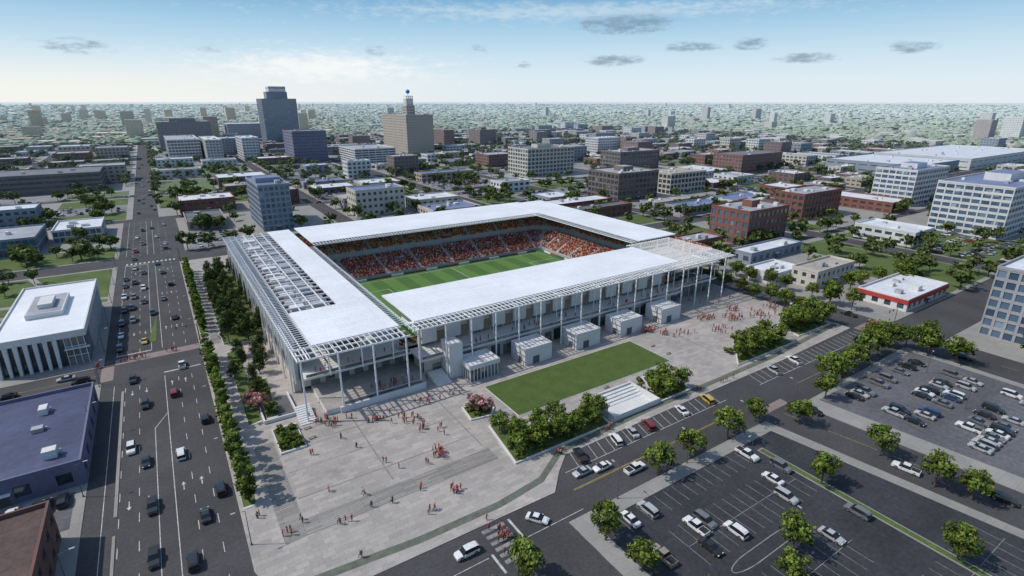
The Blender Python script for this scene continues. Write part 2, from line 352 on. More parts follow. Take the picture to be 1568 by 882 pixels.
# ------------------------------------------------------------ buildings
def building(name,x,y,lx,ly,h,wall,glass=None,roof=None,fl=3.9,bay=4.2,sh=.45,pw=.35,units=4,par=.9,pent=None,k=True,door=True):
    D0=math.hypot(x+lx/2,y+ly/2)
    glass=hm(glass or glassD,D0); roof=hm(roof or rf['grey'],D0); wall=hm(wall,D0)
    if k: keep(x,x+lx,y,y+ly)
    e=empty(name,(x,y,0)); nf=max(1,round(h/fl)); fh=h/nf
    W=MB();G=MB();Rf=MB()
    G.box(.28,lx-.28,.28,ly-.28,0,h-.15,glass)
    for i in range(nf+1):
        z0=max(0,i*fh-fh*sh*.55); z1=min(h,i*fh+fh*sh*.45)
        if z1-z0<.05: continue
        W.box(.05,lx-.05,.05,ly-.05,z0,z1-(0.02 if i==nf else 0),wall)
    if pw>0:
        for (ln,ax) in ((lx,0),(ly,1)):
            nb=max(1,round(ln/bay)); st_=ln/nb; pwid=st_*pw
            for i in range(nb+1):
                c=i*st_; c0=max(0,c-pwid/2); c1=min(ln,c+pwid/2)
                if ax==0: W.box(c0,c1,0,.5,0,h,wall); W.box(c0,c1,ly-.5,ly,0,h,wall)
                else:
                    c0=max(.51,c0);c1=min(ly-.51,c1)
                    if c1>c0: W.box(0,.5,c0,c1,0,h,wall); W.box(lx-.5,lx,c0,c1,0,h,wall)
    for (a,b,c,d_) in ((-.08,lx+.08,-.08,.35),(-.08,lx+.08,ly-.35,ly+.08),(-.08,.35,.351,ly-.351),(lx-.35,lx+.08,.351,ly-.351)): Rf.box(a,b,c,d_,h,h+par,wall)
    Rf.rect(.3,lx-.3,.3,ly-.3,h+.06,roof)
    for i in range(units):
        a=min(lx*.2,U(1.5,4)); b=min(ly*.2,U(1.5,3.5)); cx=U(a+1,max(a+1.1,lx-a-1));cy=U(b+1,max(b+1.1,ly-b-1)); hh=U(.9,2.2)
        Rf.box(cx-a/2,cx+a/2,cy-b/2,cy+b/2,h+.05,h+hh,panelL if R()<.6 else metal)
        Rf.tube((cx+a/2+.6,cy,h),(cx+a/2+.6,cy,h+hh*.7),.25,.25,metal,6)
    if pent:
        fx,fy,ph=pent; Rf.box(lx*(.5-fx/2),lx*(.5+fx/2),ly*(.5-fy/2),ly*(.5+fy/2),h+.04,h+ph,wall); Rf.rect(lx*(.5-fx/2)+.2,lx*(.5+fx/2)-.2,ly*(.5-fy/2)+.2,ly*(.5+fy/2)-.2,h+ph+.02,roof)
    if door:
        D=MB(); D.box(lx*.5-1.2,lx*.5+1.2,-.06,.2,0,2.5,metalD); D.box(lx*.5-1.7,lx*.5+1.7,-1.0,.0,2.8,3.0,steelW); D.obj('door',e)
    W.obj('walls',e);G.obj('windows',e);Rf.obj('roof',e)
    return e
Wm=wl
t=building('office_tower',198,1200,65,60,84,Wm['hazedark'],glassB,rf['grey'],4,5,.3,.12,3,pent=(.6,.5,14))
tb=MB(); tb.box(18,50,15,45,98.2,108,wl['white']); tb.box(17.8,50.2,14.8,45.2,104,106,glassB); tb.obj('tower_crown',t)
building('office_building',162,789,45,60,41,Wm['purple'],glassD,rf['dark'],4,4,.75,.3,5)
building('office_building',108,855,21,64,31,Wm['white'],glassB,rf['white'],4,4,.5,.2,3)
building('office_building',63,854,20,100,30,Wm['cream'],glassB,rf['white'],4,4,.4,.3,3)
building('office_building',20,900,40,120,29,Wm['white'],glassD,rf['grey'],4,4,.35,.15,5)
building('hospital_building',15,1117,80,100,46,Wm['brownd'],glassD,rf['dark'],4,5,.6,.4,6,pent=(.5,.4,6))
building('office_building',143,1320,74,80,34,Wm['grey'],glassD,rf['white'],4,5,.6,.3,4)
building('office_building',90,985,60,40,24,Wm['grey'],glassB,rf['white'],4,5,.5,.3,4)
e=building('clock_tower_building',327,791,44,100,60,Wm['tan'],glassD,rf['grey'],3.9,4,.6,.6,4)
tn_,cr_=hm(wl['tan'],850),hm(wl['cream'],850)
cx=MB(); cx.box(14,28,30,46,60.1,74,tn_); cx.box(15.5,26.5,32,44,74,84,cr_)
for zz in (62,66,70):
    for k_ in range(4): cx.box(15.2+k_*3.2,16.8+k_*3.2,29.9,30.2,zz,zz+2.2,glassD); cx.box(13.9,14.2,31.2+k_*3.6,33+k_*3.6,zz,zz+2.2,glassD)
cx.tube((21,31.95,79.5),(21,31.8,79.5),3.2,3.2,wl['white'],20); cx.tube((15.45,38,79.5),(15.3,38,79.5),3.2,3.2,wl['white'],20)
for k_ in range(4): cx.box(15.6+k_*3.2,16.6+k_*3.2,32.2,33.2,84,87,cr_)
cx.box(15.4,26.6,31.9,44.1,87,87.8,cr_); cx.tube((21,38,87.8),(21,38,92),.5,.5,steelW,8); cx.obj('clock_tower',e)
bm=bmesh.new(); bmesh.ops.create_icosphere(bm,subdivisions=3,radius=3.2); bl=bpy.data.meshes.new('globe'); bm.to_mesh(bl); bm.free(); bl.materials.append(M('globe_blue',(.02,.25,.75),.4))
o=bpy.data.objects.new('globe',bl); COL.objects.link(o); o.parent=e; o.location=(21,38,94)
building('brick_building',456,929,22,42,29,Wm['brick'],None,rf['dark']); building('brick_building',535,934,36,45,27,Wm['brick_dark'],None,rf['dark'],pent=(.3,.3,5))
building('concrete_warehouse',344,496,65,40,30,Wm['cream'],glassD,rf['dark'],4.3,5,.35,.25,5,pent=(.3,.3,4))
building('parking_garage',219,706,55,70,21,Wm['white'],glassD,rf['grey'],3.2,9,.45,.08,2)
building('brick_building',357,602,40,34,15,Wm['brick'],None,rf['grey'])
building('loft_building',319,328,47,38,23,Wm['brownd'],glassD,rf['grey'],4.2,4.6,.35,.25,6,pent=(.25,.3,4))
building('loft_building',459,472,66,34,23,Wm['brownd'],glassD,rf['grey'],4.2,4.6,.4,.25,6,pent=(.3,.3,4))
building('concrete_frame_building',386,331,48,34,18,Wm['cream'],glassD,rf['tan'],4.5,5,.32,.22,6)
building('brick_warehouse',574,390,80,40,20,Wm['brick'],glassD,rf['dark'],4.2,4.5,.5,.4,6)
building('office_building',576,642,47,30,26,Wm['white'],glassG,rf['white'],3.9,4,.5,.2,4)
building('brick_building',279,180,39,26,20,Wm['brick'],glassB,rf['grey'],4.5,4.5,.45,.36,5,pent=(.2,.25,4))
building('brick_building',376,203,50,22,18,Wm['brick'],glassD,rf['grey'],4.5,4.5,.45,.36,6)
building('brick_building',330,205,18,18,16,Wm['brick_dark'],glassD,rf['dark'])
building('office_block',423,105,100,39,31,Wm['white'],glassB,rf['blue'],4,5.2,.4,.15,9,pent=(.3,.35,5))
building('office_block',500,185,60,30,28,Wm['white'],glassB,rf['blue'],4,5,.4,.15,6,pent=(.3,.4,4))
building('office_block',590,110,60,40,24,Wm['cream'],glassD,rf['white'],4,5,.4,.25,6)
building('distribution_warehouse',835,256,250,110,13,Wm['white'],glassB,rf['white'],6,20,.8,.3,14)
building('distribution_warehouse',705,262,113,100,12,Wm['bluegrey'],glassB,rf['white'],6,12,.75,.3,9)
building('glass_office_building',240,12,80,46,25,Wm['grey'],glassB,rf['white'],3.8,3.4,.3,.25,6,pent=(.5,.6,5))
building('corner_store',239,117,32,12,7.5,Wm['cream'],glassD,rf['tan'],3.8,4,.5,.55,3)
e=building('shop_building',242,82,38,19,4.5,Wm['white'],glassD,rf['white'],4.5,5,.45,.5,5)
s_=MB(); s_.box(-.3,38.3,-.35,-.1,3.2,4.9,M('red_fascia_paint',(.45,.05,.04),.5));s_.box(-.35,-.1,0,19,3.2,4.9,s_.mats[0]); s_.obj('red_fascia',e)
building('warehouse_building',250,157,46,12,5,Wm['bluegrey'],glassD,rf['white'],5,6,.5,.5,4)
building('warehouse_building',228,130,22,15,5,Wm['white'],glassD,rf['white'],5,6,.5,.5,3)
building('residential_building',232,182,28,14,8,Wm['brick'],glassD,rf['grey'],4,4,.5,.5,3)
building('blue_glass_tower',52,374,19,50,29,Wm['bluegrey'],glassB,rf['blue'],3.8,3.2,.35,.3,4,pent=(.8,.3,3))
building('low_office_building',-200,640,156,60,17,Wm['brownd'],glassD,rf['dark'],4,6,.5,.08,8)
building('low_office_building',-230,560,120,20,14,Wm['grey'],glassB,rf['grey'],4,6,.5,.08,6)
building('glass_hall',-112,384,50,40,9,Wm['bluegrey'],glassB,rf['grey'],4,3,.2,.1,5)
building('glass_hall',-58,408,24,34,7,Wm['white'],glassB,rf['white'],4,3,.2,.1,3)
building('commercial_building',10,470,38,30,9,Wm['brick'],glassD,rf['white'],4.5,5,.5,.4,6)
building('commercial_building',60,470,36,24,11,Wm['brick_dark'],glassD,rf['grey'],4.5,5,.5,.4,6)
building('brick_building',-52,93,24,24,8,Wm['brick_dark'],glassD,rf['red'],4,5,.6,.5,4)
building('blue_roofed_hall',-53,134,28,41,5.4,Wm['purple'],glassD,rf['navy'],5.4,7,.5,.6,3)
keep(-51,-27,205,268); keep(-117,-25,347,380)
e=empty('white_fin_building',(-51,206,0)); a=MB(); wh=wl['white']
a.box(.6,22.4,1.6,60,0,9.6,glassD); a.box(0,23,0,61,9.6,11.2,wh); a.rect(.5,22.5,.5,60.5,11.23,roofW)
for q in ((0,23,0,.4),(0,23,60.6,61),(0,.4,.4,60.6),(22.6,23,.4,60.6)): a.box(q[0]-.01,q[1]+.01,q[2]-.01,q[3]+.01,11.19,11.8,wh)
a.box(6,16,20,42,11.2,13,wh); a.rect(6.4,15.6,20.4,41.6,13.02,rf['grey']); a.box(9,13,25,35,13,14.6,panelL)
for k_ in range(7): 
    x0=.2+k_*2.35; a.poly([(x0,-.1,0),(x0+.75,-.1,0),(x0+1.25,-.1,9.6),(x0+.1,-.1,9.6)],wh); a.poly([(x0,-.1,0),(x0+.1,-.1,9.6),(x0+.1,1.4,9.6),(x0,1.4,0)],wh); a.poly([(x0+.75,-.1,0),(x0+.75,1.4,0),(x0+1.25,1.4,9.6),(x0+1.25,-.1,9.6)],wh)
a.box(17,22.3,.9,1.55,0,9.55,glassG)
for k_ in range(4): a.box(17+k_*1.7,17.15+k_*1.7,.7,.89,0,9.59,steelW)
for z_ in (3.1,6.3): a.box(17,22.5,.6,.69,z_,z_+.2,steelW)
for k_ in range(24): a.box(22.42,22.85,14+k_*1.95,14.22+k_*1.95,0,9.59,wh)
a.box(16.8,23.3,-.3,.5,5.6,6.0,wh); a.box(.62,22.48,13.2,60.02,4.6,5.1,wh)
a.obj('walls',e)

# random mid-ground fill
wallc=['brick','brick','brick_dark','tan','white','grey','cream','bluegrey','brownd','white']
roofc=['white','white','white','grey','grey','dark','blue','tan']
treepts=[]; carpts=[]
def lotcars(x0,x1,y0,y1,frac,step=2.8):
    y=y0+1; 
    while y+5<y1:
        stalls(x0+1,x1-1,y,y+4.8,step)
        x=x0+1+step/2
        while x<x1-1:
            if R()<frac: carpts.append((x,y+2.4,0 if R()<.5 else math.pi,.01))
            x+=step
        y+=5.2 if (int((y-y0)/5.2)%3) else 11
nb=0
for (a,b,c,d_) in blocks:
    dist=math.hypot((a+b)/2,(c+d_)/2)
    if b<-150 and d_<350: continue
    lw=U(30,42); nx=max(1,int((b-a)/lw)); ny=max(1,int((d_-c)/U(26,38)))
    for i in range(nx):
        for j in range(ny):
            x0=a+3+(b-a-6)*i/nx; x1=a+3+(b-a-6)*(i+1)/nx-2; y0=c+3+(d_-c-6)*j/ny; y1=c+3+(d_-c-6)*(j+1)/ny-2
            q=R()
            if hit(x0,x1,y0,y1,1):
                for k_ in range(4):
                    tx,ty=U(x0,x1),U(y0,y1)
                    if not hit(tx,tx,ty,ty,3): treepts.append((tx,ty))
                continue
            if q<(.42 if dist<700 else .50):
                mx,my=U(1,4),U(1,4)
                hh=random.choice([4.5,5,5.5,7.5,8,9,12]) if R()<.88 else U(15,22)
                building(random.choice(['commercial_building','brick_building','warehouse_building']),x0+mx,y0+my,x1-x0-2*mx,y1-y0-2*my-U(0,5),hh,Wm[random.choice(wallc)],glassD,rf[random.choice(roofc)],4.2,U(4,6),U(.45,.6),U(.3,.55),int(U(2,6)) if dist<700 else 2,k=False,door=dist<450)
                nb+=1
                for k_ in range(3): treepts.append((U(x0,x1),y0-.6))
            elif q<.75:
                lotm.rect(x0-1,x1+1,y0-1,y1+1,.01,hm(asph4 if R()<.55 else asph3,dist))
                if dist<640: lotcars(x0,x1,y0,y1,U(.35,.85))
                for k_ in range(5): treepts.append((U(x0,x1),random.choice([y0-1.5,y1+1])))
            else:
                lotm.rect(x0-1,x1+1,y0-1,y1+1,.01,hm(grass,dist))
                for k_ in range(int(U(4,13))): treepts.append((U(x0,x1),U(y0,y1)))
    for k_ in range(int((b-a)/11)):
        if R()<.75: treepts.append((a+k_*11+U(0,5),c+1.5))
    for k_ in range(int((d_-c)/11)):
        if R()<.7: treepts.append((a+1.5,c+k_*11+U(0,5)))
lotm.rect(-150,-27,272,328,.012,grass); lotm.rect(-150,-54,204,268,.012,grass); lotm.rect(-115,-27,350,380,.024,grass)
lotm.poly([(-110,292),(-27,276),(-27,279),(-110,296)],conc,.02); lotm.poly([(-60,328),(-57,328),(-40,276),(-43,276)],conc,.026)
lotm.rect(330,337,84,165,.016,grass); lotm.rect(262,300,208,238,.018,grass); lotm.rect(286,330,86,118,.018,grass); lotm.rect(300,329,120,165,.020,grass)
lotm.rect(354,420,84,166,.022,grass); lotm.rect(354,372,180,236,.022,grass)
walk.obj('sidewalk')

# ------------------------------------------------------------ distant city
def merged(name,V,F,C,mat):
    me=bpy.data.meshes.new(name); me.vertices.add(len(V)); me.vertices.foreach_set('co',V.astype(np.float32).ravel())
    k=F.shape[1]; me.loops.add(F.size); me.loops.foreach_set('vertex_index',F.astype(np.int32).ravel())
    me.polygons.add(len(F)); me.polygons.foreach_set('loop_start',np.arange(0,F.size,k,dtype=np.int32))
    at=me.color_attributes.new('Col','FLOAT_COLOR','POINT'); cc=np.ones((len(V),4),np.float32); cc[:,:3]=C; at.data.foreach_set('color',cc.ravel())
    me.materials.append(mat); me.update(calc_edges=True)
    me.polygons.foreach_set('use_smooth',np.zeros(len(F),dtype=bool)); me.update()
    return me
def ico(sub):
    bm=bmesh.new(); bmesh.ops.create_icosphere(bm,subdivisions=sub,radius=1); V=np.array([v.co[:] for v in bm.verts]); F=np.array([[v.index for v in f.verts] for f in bm.faces]); bm.free(); return V,F
IV,IF=ico(2)
nT=24000; dd=np.exp(rng.uniform(np.log(480),np.log(17000),nT)); aa=np.radians(33.1+rng.uniform(-62,62,nT))
X=np.sin(aa)*dd;Y=np.cos(aa)*dd
ok=~((X>-430)&(X<1240)&(Y>-130)&(Y<1310)); X=X[ok];Y=Y[ok];dd=dd[ok]; n=len(X)
S=rng.uniform(4,9,n)*(1+dd/2400); SZ=rng.uniform(3.5,6.5,n)*(1+dd/20000)
nv=len(IV)
V=IV[None]*(1+rng.uniform(-.32,.32,(n,nv,1))); V=V*np.stack([S,S*rng.uniform(.6,1.2,n),SZ],1)[:,None,:]; V+=np.stack([X,Y,SZ*.6],1)[:,None,:]
F=(IF[None]+(np.arange(n)*nv)[:,None,None]).reshape(-1,3)
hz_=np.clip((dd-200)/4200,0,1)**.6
base=np.array([.085,.13,.035])[None]*rng.uniform(.6,1.5,(n,1)); hc=np.array([.50,.57,.54]); Cc=base*(1-hz_[:,None])+hc*hz_[:,None]  # crown colours fade to a painted haze tone further out
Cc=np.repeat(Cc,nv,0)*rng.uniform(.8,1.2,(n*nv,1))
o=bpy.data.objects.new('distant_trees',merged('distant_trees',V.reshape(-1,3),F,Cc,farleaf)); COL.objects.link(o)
nB=5200; dd=np.exp(rng.uniform(np.log(600),np.log(12000),nB)); aa=np.radians(33.1+rng.uniform(-62,62,nB)); X=np.sin(aa)*dd;Y=np.cos(aa)*dd
ok=~((X>-430)&(X<1240)&(Y>-130)&(Y<1310)); X=X[ok];Y=Y[ok];dd=dd[ok];azd=np.degrees(aa[ok]); n=len(X)
CV=np.array([(0,0,0),(1,0,0),(1,1,0),(0,1,0),(0,0,1),(1,0,1),(1,1,1),(0,1,1)],float); CF=np.array([(4,5,6,7),(0,1,5,4),(1,2,6,5),(2,3,7,6),(3,0,4,7)])
lx=rng.uniform(10,45,n)*(1+dd/12000);ly=rng.uniform(10,40,n)*(1+dd/12000); h=rng.uniform(4,9,n); tall=rng.random(n)<np.where(azd<14,.10,.012); h=np.where(tall,rng.uniform(15,58,n),h)
lx=np.where(tall,rng.uniform(18,40,n),lx); ly=np.where(tall,rng.uniform(18,34,n),ly)
V=CV[None]*np.stack([lx,ly,h],1)[:,None,:]+np.stack([X,Y,np.full(n,-.3)],1)[:,None,:]
F=(CF[None]+(np.arange(n)*8)[:,None,None]).reshape(-1,4)
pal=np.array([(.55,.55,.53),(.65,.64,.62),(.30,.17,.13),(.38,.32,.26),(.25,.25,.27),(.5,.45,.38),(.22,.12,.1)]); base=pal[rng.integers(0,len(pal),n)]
hz_=np.clip((dd-300)/4200,0,1)**.55; hc=np.where((azd<16)[:,None],np.array([.78,.71,.57])[None],np.array([.62,.67,.69])[None])  # haze painted into facade colours, with a warm glow tone on the left
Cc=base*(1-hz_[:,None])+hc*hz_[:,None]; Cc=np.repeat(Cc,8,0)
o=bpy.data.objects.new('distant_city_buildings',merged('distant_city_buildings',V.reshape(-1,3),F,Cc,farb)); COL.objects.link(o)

# ------------------------------------------------------------ trees
def tree_mesh(name,kind,seed):
    r=np.random.default_rng(seed); mb=MB(); 
    if kind=='round': H=8.5; tr=2.6; ncl=34; rad=(3.3,3.3,3.1); cz=5.6; nl=32; ls=.42
    elif kind=='far': H=8.5; tr=2.4; ncl=18; rad=(3.8,3.8,3.2); cz=5.4; nl=12; ls=1.0
    elif kind=='column': H=9; tr=1.5; ncl=30; rad=(1.55,1.55,4.0); cz=5.0; nl=30; ls=.36
    elif kind=='pine': H=10.5; tr=1.6; ncl=36; rad=(3.0,3.0,4.6); cz=5.9; nl=32; ls=.38
    elif kind=='shrub': H=2; tr=.2; ncl=14; rad=(1.3,1.3,.9); cz=.9; nl=24; ls=.3
    else: H=5.5; tr=1.6; ncl=24; rad=(2.5,2.5,1.8); cz=3.8; nl=26; ls=.34
    if kind!='shrub':
        mb.tube((0,0,0),(0.06,0.03,tr),.24,.17,bark,8); mb.tube((.06,.03,tr),(0,0,H*.78),.17,.05,bark,6)
        for i in range(6 if kind!='far' else 3):
            t=i*1.05+r.random(); z=tr+(H*.5-tr)*i/6; mb.tube((0.04,.02,z),(math.cos(t)*rad[0]*.65,math.sin(t)*rad[1]*.65,z+1.6 if kind!='pine' else z+.3),.09,.025,bark,5)
    cen=[];
    while len(cen)<ncl:
        p=r.uniform(-1,1,3); q=np.linalg.norm(p)
        if q>1 or q<.35: continue
        if kind=='pine': p[:2]*=max(.12,(1-(p[2]+1)/2*.85))*1.25
        elif kind in('round','far') and p[2]<-.55: continue
        cen.append(p)
    cen=np.array(cen)*np.array(rad); tone=r.uniform(.55,1.45,ncl)
    cs=min(rad)*.36 if kind!='column' else .62
    P=[];T=[]
    for c,tn in zip(cen,tone):
        d=r.normal(size=(nl,3)); d/=np.linalg.norm(d,axis=1)[:,None]; d*=cs*r.uniform(.5,1.15,(nl,1)); d[:,2]*=.7
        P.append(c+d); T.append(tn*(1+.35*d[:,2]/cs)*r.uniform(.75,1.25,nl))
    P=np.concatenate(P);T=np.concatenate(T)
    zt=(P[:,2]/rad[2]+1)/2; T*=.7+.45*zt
    P[:,2]+=cz; n=len(P)
    out=P-np.array([0,0,cz]); out/=np.linalg.norm(out,axis=1)[:,None]+1e-6
    nrm=out+r.normal(size=(n,3))*.7; nrm/=np.linalg.norm(nrm,axis=1)[:,None]
    a=np.cross(nrm,r.normal(size=(n,3))); a/=np.linalg.norm(a,axis=1)[:,None]; b=np.cross(nrm,a); s=(ls*r.uniform(.6,1.3,n))[:,None]
    Q=np.stack([P-a*s*.9,P-b*s*.6,P+a*s,P+b*s*.6],1)
    base={'round':(.125,.175,.038),'far':(.125,.17,.06),'column':(.11,.165,.038),'pine':(.065,.095,.034),'shrub':(.15,.20,.045),'pink':(.42,.24,.22)}[kind]
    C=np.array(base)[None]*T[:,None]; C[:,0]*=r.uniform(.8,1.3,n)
    nv0=len(mb.v); mb.v+= [tuple(v) for v in Q.reshape(-1,3)]; mi=mb.mi(leafm)
    mb.f+=[(nv0+4*i,nv0+4*i+1,nv0+4*i+2,nv0+4*i+3) for i in range(n)]; mb.m+=[mi]*n
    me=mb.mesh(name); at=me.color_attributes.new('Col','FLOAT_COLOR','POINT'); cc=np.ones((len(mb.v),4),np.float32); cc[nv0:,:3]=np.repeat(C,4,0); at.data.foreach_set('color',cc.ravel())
    return me
TM={k:[tree_mesh('%s_mesh'%k,k,s+i*11) for i in range(nn)] for k,s,nn in (('round',1,5),('far',8,4),('column',2,3),('pine',3,3),('shrub',4,3),('pink',5,2))}
FT={}
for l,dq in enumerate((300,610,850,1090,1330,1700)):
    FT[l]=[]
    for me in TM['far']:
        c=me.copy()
        for i,mm in enumerate(list(c.materials)): c.materials[i]=hm(mm,dq)  # far tree copies use the haze-tinted leaf and bark colours
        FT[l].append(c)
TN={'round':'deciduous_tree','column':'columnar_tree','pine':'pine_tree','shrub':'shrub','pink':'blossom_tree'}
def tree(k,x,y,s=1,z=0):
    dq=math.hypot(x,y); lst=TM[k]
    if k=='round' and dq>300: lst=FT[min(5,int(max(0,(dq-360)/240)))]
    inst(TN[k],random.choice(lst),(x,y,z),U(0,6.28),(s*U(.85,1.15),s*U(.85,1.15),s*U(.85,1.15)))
for y in np.arange(108,192,4.2): tree('column',3.9+U(-.3,.3),y,1.02)
for y in np.arange(214,304,4.6): tree('column',4.2+U(-.3,.3),y,.95)
for x in (12,17.5,23):
    for y in np.arange(198,292,7):
        if R()<.93: tree('pine',x+U(-1.5,1.5)*.8,y+U(-2,2),U(.78,1.0))
for p in ((13,160),(16,168),(12,175),(17,181),(13,152),(9,168),(18,175),(12,184),(19,184)): tree('pine',*p,U(.65,.85))
for p in ((10.5,148),(12,143.5),(61,112),(62.5,110)): tree('pink',*p,.95)
for p in ((61,90.5),(63,93.5),(66,90),(64,97),(69,91.5),(72,89.5),(75,92),(78,89.5),(81,91.5),(84,89.8),(87,91.5),(70,95),(76,95.5),(62,101),(86,94)): tree('round',*p,U(.62,.8))
for p in ((109.5,92),(112,89.5),(115,92),(118,90),(112,96),(117,96)): tree('round',*p,U(.62,.78))
for p in ((149,93),(153,92),(157,94),(161,92.5),(165,94.5),(169,92.5),(173,93.5),(155,97),(163,98),(170,98)): tree('round',*p,U(.65,.85))
for p in ((83,67),(94,67),(108,67),(121,68),(129.5,61),(148,64),(133,43),(131,31),(133,25),(60,59),(60.5,50),(88,38),(80,34),(42,60),(35,57),(111,20),(111,45),(62,38)): tree('round',*p,U(.78,.95))
for p in ((205,67),(204,60),(206,53),(201,69),(167,69),(175,69.5),(156,67.5),(184,70),(192,70),(199,73),(206.2,62)): tree('round',*p,U(.95,1.2))
for y in np.arange(104,200,7): tree('round',205+U(-1,1),y,U(.8,.95))
for p in ((189,95),(194,95.5),(199,94),(184,97),(190,100),(196,101),(202,99),(203,94)): tree('round',*p,U(.75,.95))
for y in np.arange(95,235,9): tree('round',226+U(-1,1),y+U(-2,2),U(.8,1))
for y in np.arange(205,320,9): tree('round',204+U(-1,1),y,U(.8,1))
for x in np.arange(30,200,9): tree('round',x,320+U(-1,1),U(.8,1.05))
for i in range(38): 
    x,y=U(262,337),U(84,238)
    if not hit(x,x,y,y,2): tree('round',x,y,U(.75,1.05))
for i in range(22): 
    x,y=U(354,420),U(84,236)
    if not hit(x,x,y,y,2): tree('round',x,y,U(.75,1.05))
for i in range(40): tree('round',U(-150,-56),U(270,328),U(.7,1.0))
for i in range(32): tree('round',U(-115,-28),U(352,378),U(.8,1.1))
random.shuffle(treepts)
lawnkeep=[(286,330,86,165),(354,420,84,166)]
for (x,y) in treepts[:3600]:
    if any(a<x<b and c<y<d_ for a,b,c,d_ in lawnkeep) and R()<.7: continue
    if not hit(x,x,y,y,1): tree('round',x,y,U(.75,1.2))
def shrubs(x0,x1,y0,y1,n):
    for i in range(n): tree('shrub',U(x0,x1),U(y0,y1),U(.6,1.0),.4)

def planter(pts,hh=.45,mm=grass,name='planter'):
    e=empty(name,(0,0,0)); m_=MB(); c=Vector((sum(p[0] for p in pts)/len(pts),sum(p[1] for p in pts)/len(pts)))
    m_.prism(pts,-.05,hh,panelL); inn=[]
    for p in pts:
        v=Vector(p)-c; inn.append(tuple(c+v*(1-.45/v.length*1.2)))
    m_.poly(inn,mm,hh+.02); m_.obj('wall_and_soil',e)
planter([(58,87.5),(88,87.5),(89,97),(70,97.5),(64,104.5),(60.5,104)])
planter([(107,88),(120,88),(121,101),(113,101)]); planter([(145,90),(177,90),(176,101),(158,101)])
planter([(58,109),(64,108),(67,111.5),(59,116)]); planter([(13,121),(19,121),(19,133),(13,133)])
planter([(183,92),(204,92),(204,103),(186,103)])
planter([(13,139),(15.8,139),(17,164),(14,164)],.2); planter([(8.5,138),(11.8,139),(12.5,190),(9,190)],.15,grass,'tree_bed')
planter([(9,196),(26,196),(27,294),(10,294)],.12,grass,'tree_bed'); planter([(2.8,106),(5.2,106),(5.2,193),(2.8,193)],.12,grass,'tree_bed'); planter([(3,212),(5.5,212),(5.5,306),(3,306)],.12,grass,'tree_bed')
shrubs(59.5,87,88.5,96,45); shrubs(108,119,89,100,22); shrubs(147,175,91,100,34); shrubs(59.5,64.5,110,114,9); shrubs(13.8,18.2,122,132,16); shrubs(186,203,93,102,24); shrubs(14,16,141,163,12)
m_=MB(); m_.box(70,129.5,104,122.6,-.05,.12,panelL); m_.rect(70.15,129.35,104.15,122.45,.13,grass2); m_.obj('lawn')
m_=MB()
for q in ((89.5,106.8,88,88.5),(89.5,90,88.5,99),(106.3,106.8,88.5,100),(90,106.3,99,99.5)): m_.box(*q,0,1.6,wl['white'])
m_.rect(90,106.3,88.5,99,.02,panelL)
for i in range(4): m_.box(90.02,106.28,94.2+i*1.2,95.4+i*1.2,0.03,.18+.3*i,panelL)
m_.obj('white_walled_stair')

# ------------------------------------------------------------ stadium
S=empty('stadium',(0,0,0))
p_=MB(); p_.rect(55,179,161,243,.03,pitch2)
for i in range(18): p_.rect(62+i*110/18,62+(i+1)*110/18,168,236,.042,pitch1 if i%2 else pitch2)
def ln(x0,x1,y0,y1): p_.rect(x0,x1,y0,y1,.054,white)
ln(62,172,168,168.15);ln(62,172,235.85,236);ln(62,62.15,168.15,235.85);ln(171.85,172,168.15,235.85);ln(116.9,117.05,168.15,235.85)
for s_,x in ((1,62),(-1,172)):
    for (dx,hy) in ((16.5,20.15),(5.5,9.15)):
        a,b=sorted((x+s_*.15,x+s_*dx)); ln(a,b,202-hy,202-hy+.15); ln(a,b,202+hy-.15,202+hy); xx=x+s_*dx; ln(min(xx,xx-s_*.15),max(xx,xx-s_*.15),202-hy+.15,202+hy-.15)
for i in range(40):
    t0,t1=2*math.pi*i/40,2*math.pi*(i+1)/40; c_=math.cos;n_=math.sin
    p_.poly([(117+9.0*c_(t0),202+9.0*n_(t0)),(117+9.15*c_(t0),202+9.15*n_(t0)),(117+9.15*c_(t1),202+9.15*n_(t1)),(117+9.0*c_(t1),202+9.0*n_(t1))],white,.056)
p_.obj('pitch',S)
gl_=MB()
for x in (62,172):
    s_=-1 if x<100 else 1
    for y in (198.3,205.7): gl_.tube((x,y,0),(x,y,2.44),.07,.07,white)
    gl_.tube((x,198.3,2.44),(x,205.7,2.44),.07,.07,white); gl_.tube((x,198.3,2.44),(x+s_*2,198.3,0),.04,.04,white); gl_.tube((x,205.7,2.44),(x+s_*2,205.7,0),.04,.04,white)
gl_.obj('goals',S)
ad=MB()
for i in range(18): ad.box(62+i*6.1,62+i*6.1+5.9,238.6,238.8,.03,.95,[wl['brick'],white,metalD][i%3])
for i in range(11): ad.box(174.6,174.8,168+i*6.1,173.9+i*6.1,.03,.95,[wl['brick'],white,metalD][i%3])
ad.obj('advertising_boards',S)
def ring(d_,ns=26,nc=8):
    cx,cy=117,202; hx,hy=55+d_,34+d_; r=max(1.0,d_*.75); out=[]
    cs=[(hx-r,hy-r,0),(-(hx-r),hy-r,90),(-(hx-r),-(hy-r),180),(hx-r,-(hy-r),270)]
    for k in range(4):
        ax,ay,a0=cs[k]
        for i in range(nc+1):
            t=math.radians(a0+90*i/nc); out.append((cx+ax+r*math.cos(t),cy+ay+r*math.sin(t),math.cos(t),math.sin(t)))
        bx,by,b0=cs[(k+1)%4]; t=math.radians(a0+90)
        x0,y0=out[-1][:2]; x1,y1=cx+bx+r*math.cos(t),cy+by+r*math.sin(t)
        for i in range(1,ns): f=i/ns; out.append((x0+(x1-x0)*f,y0+(y1-y0)*f,math.cos(t),math.sin(t)))
    return out
rows=[(5,0.03),(5,1.2)]
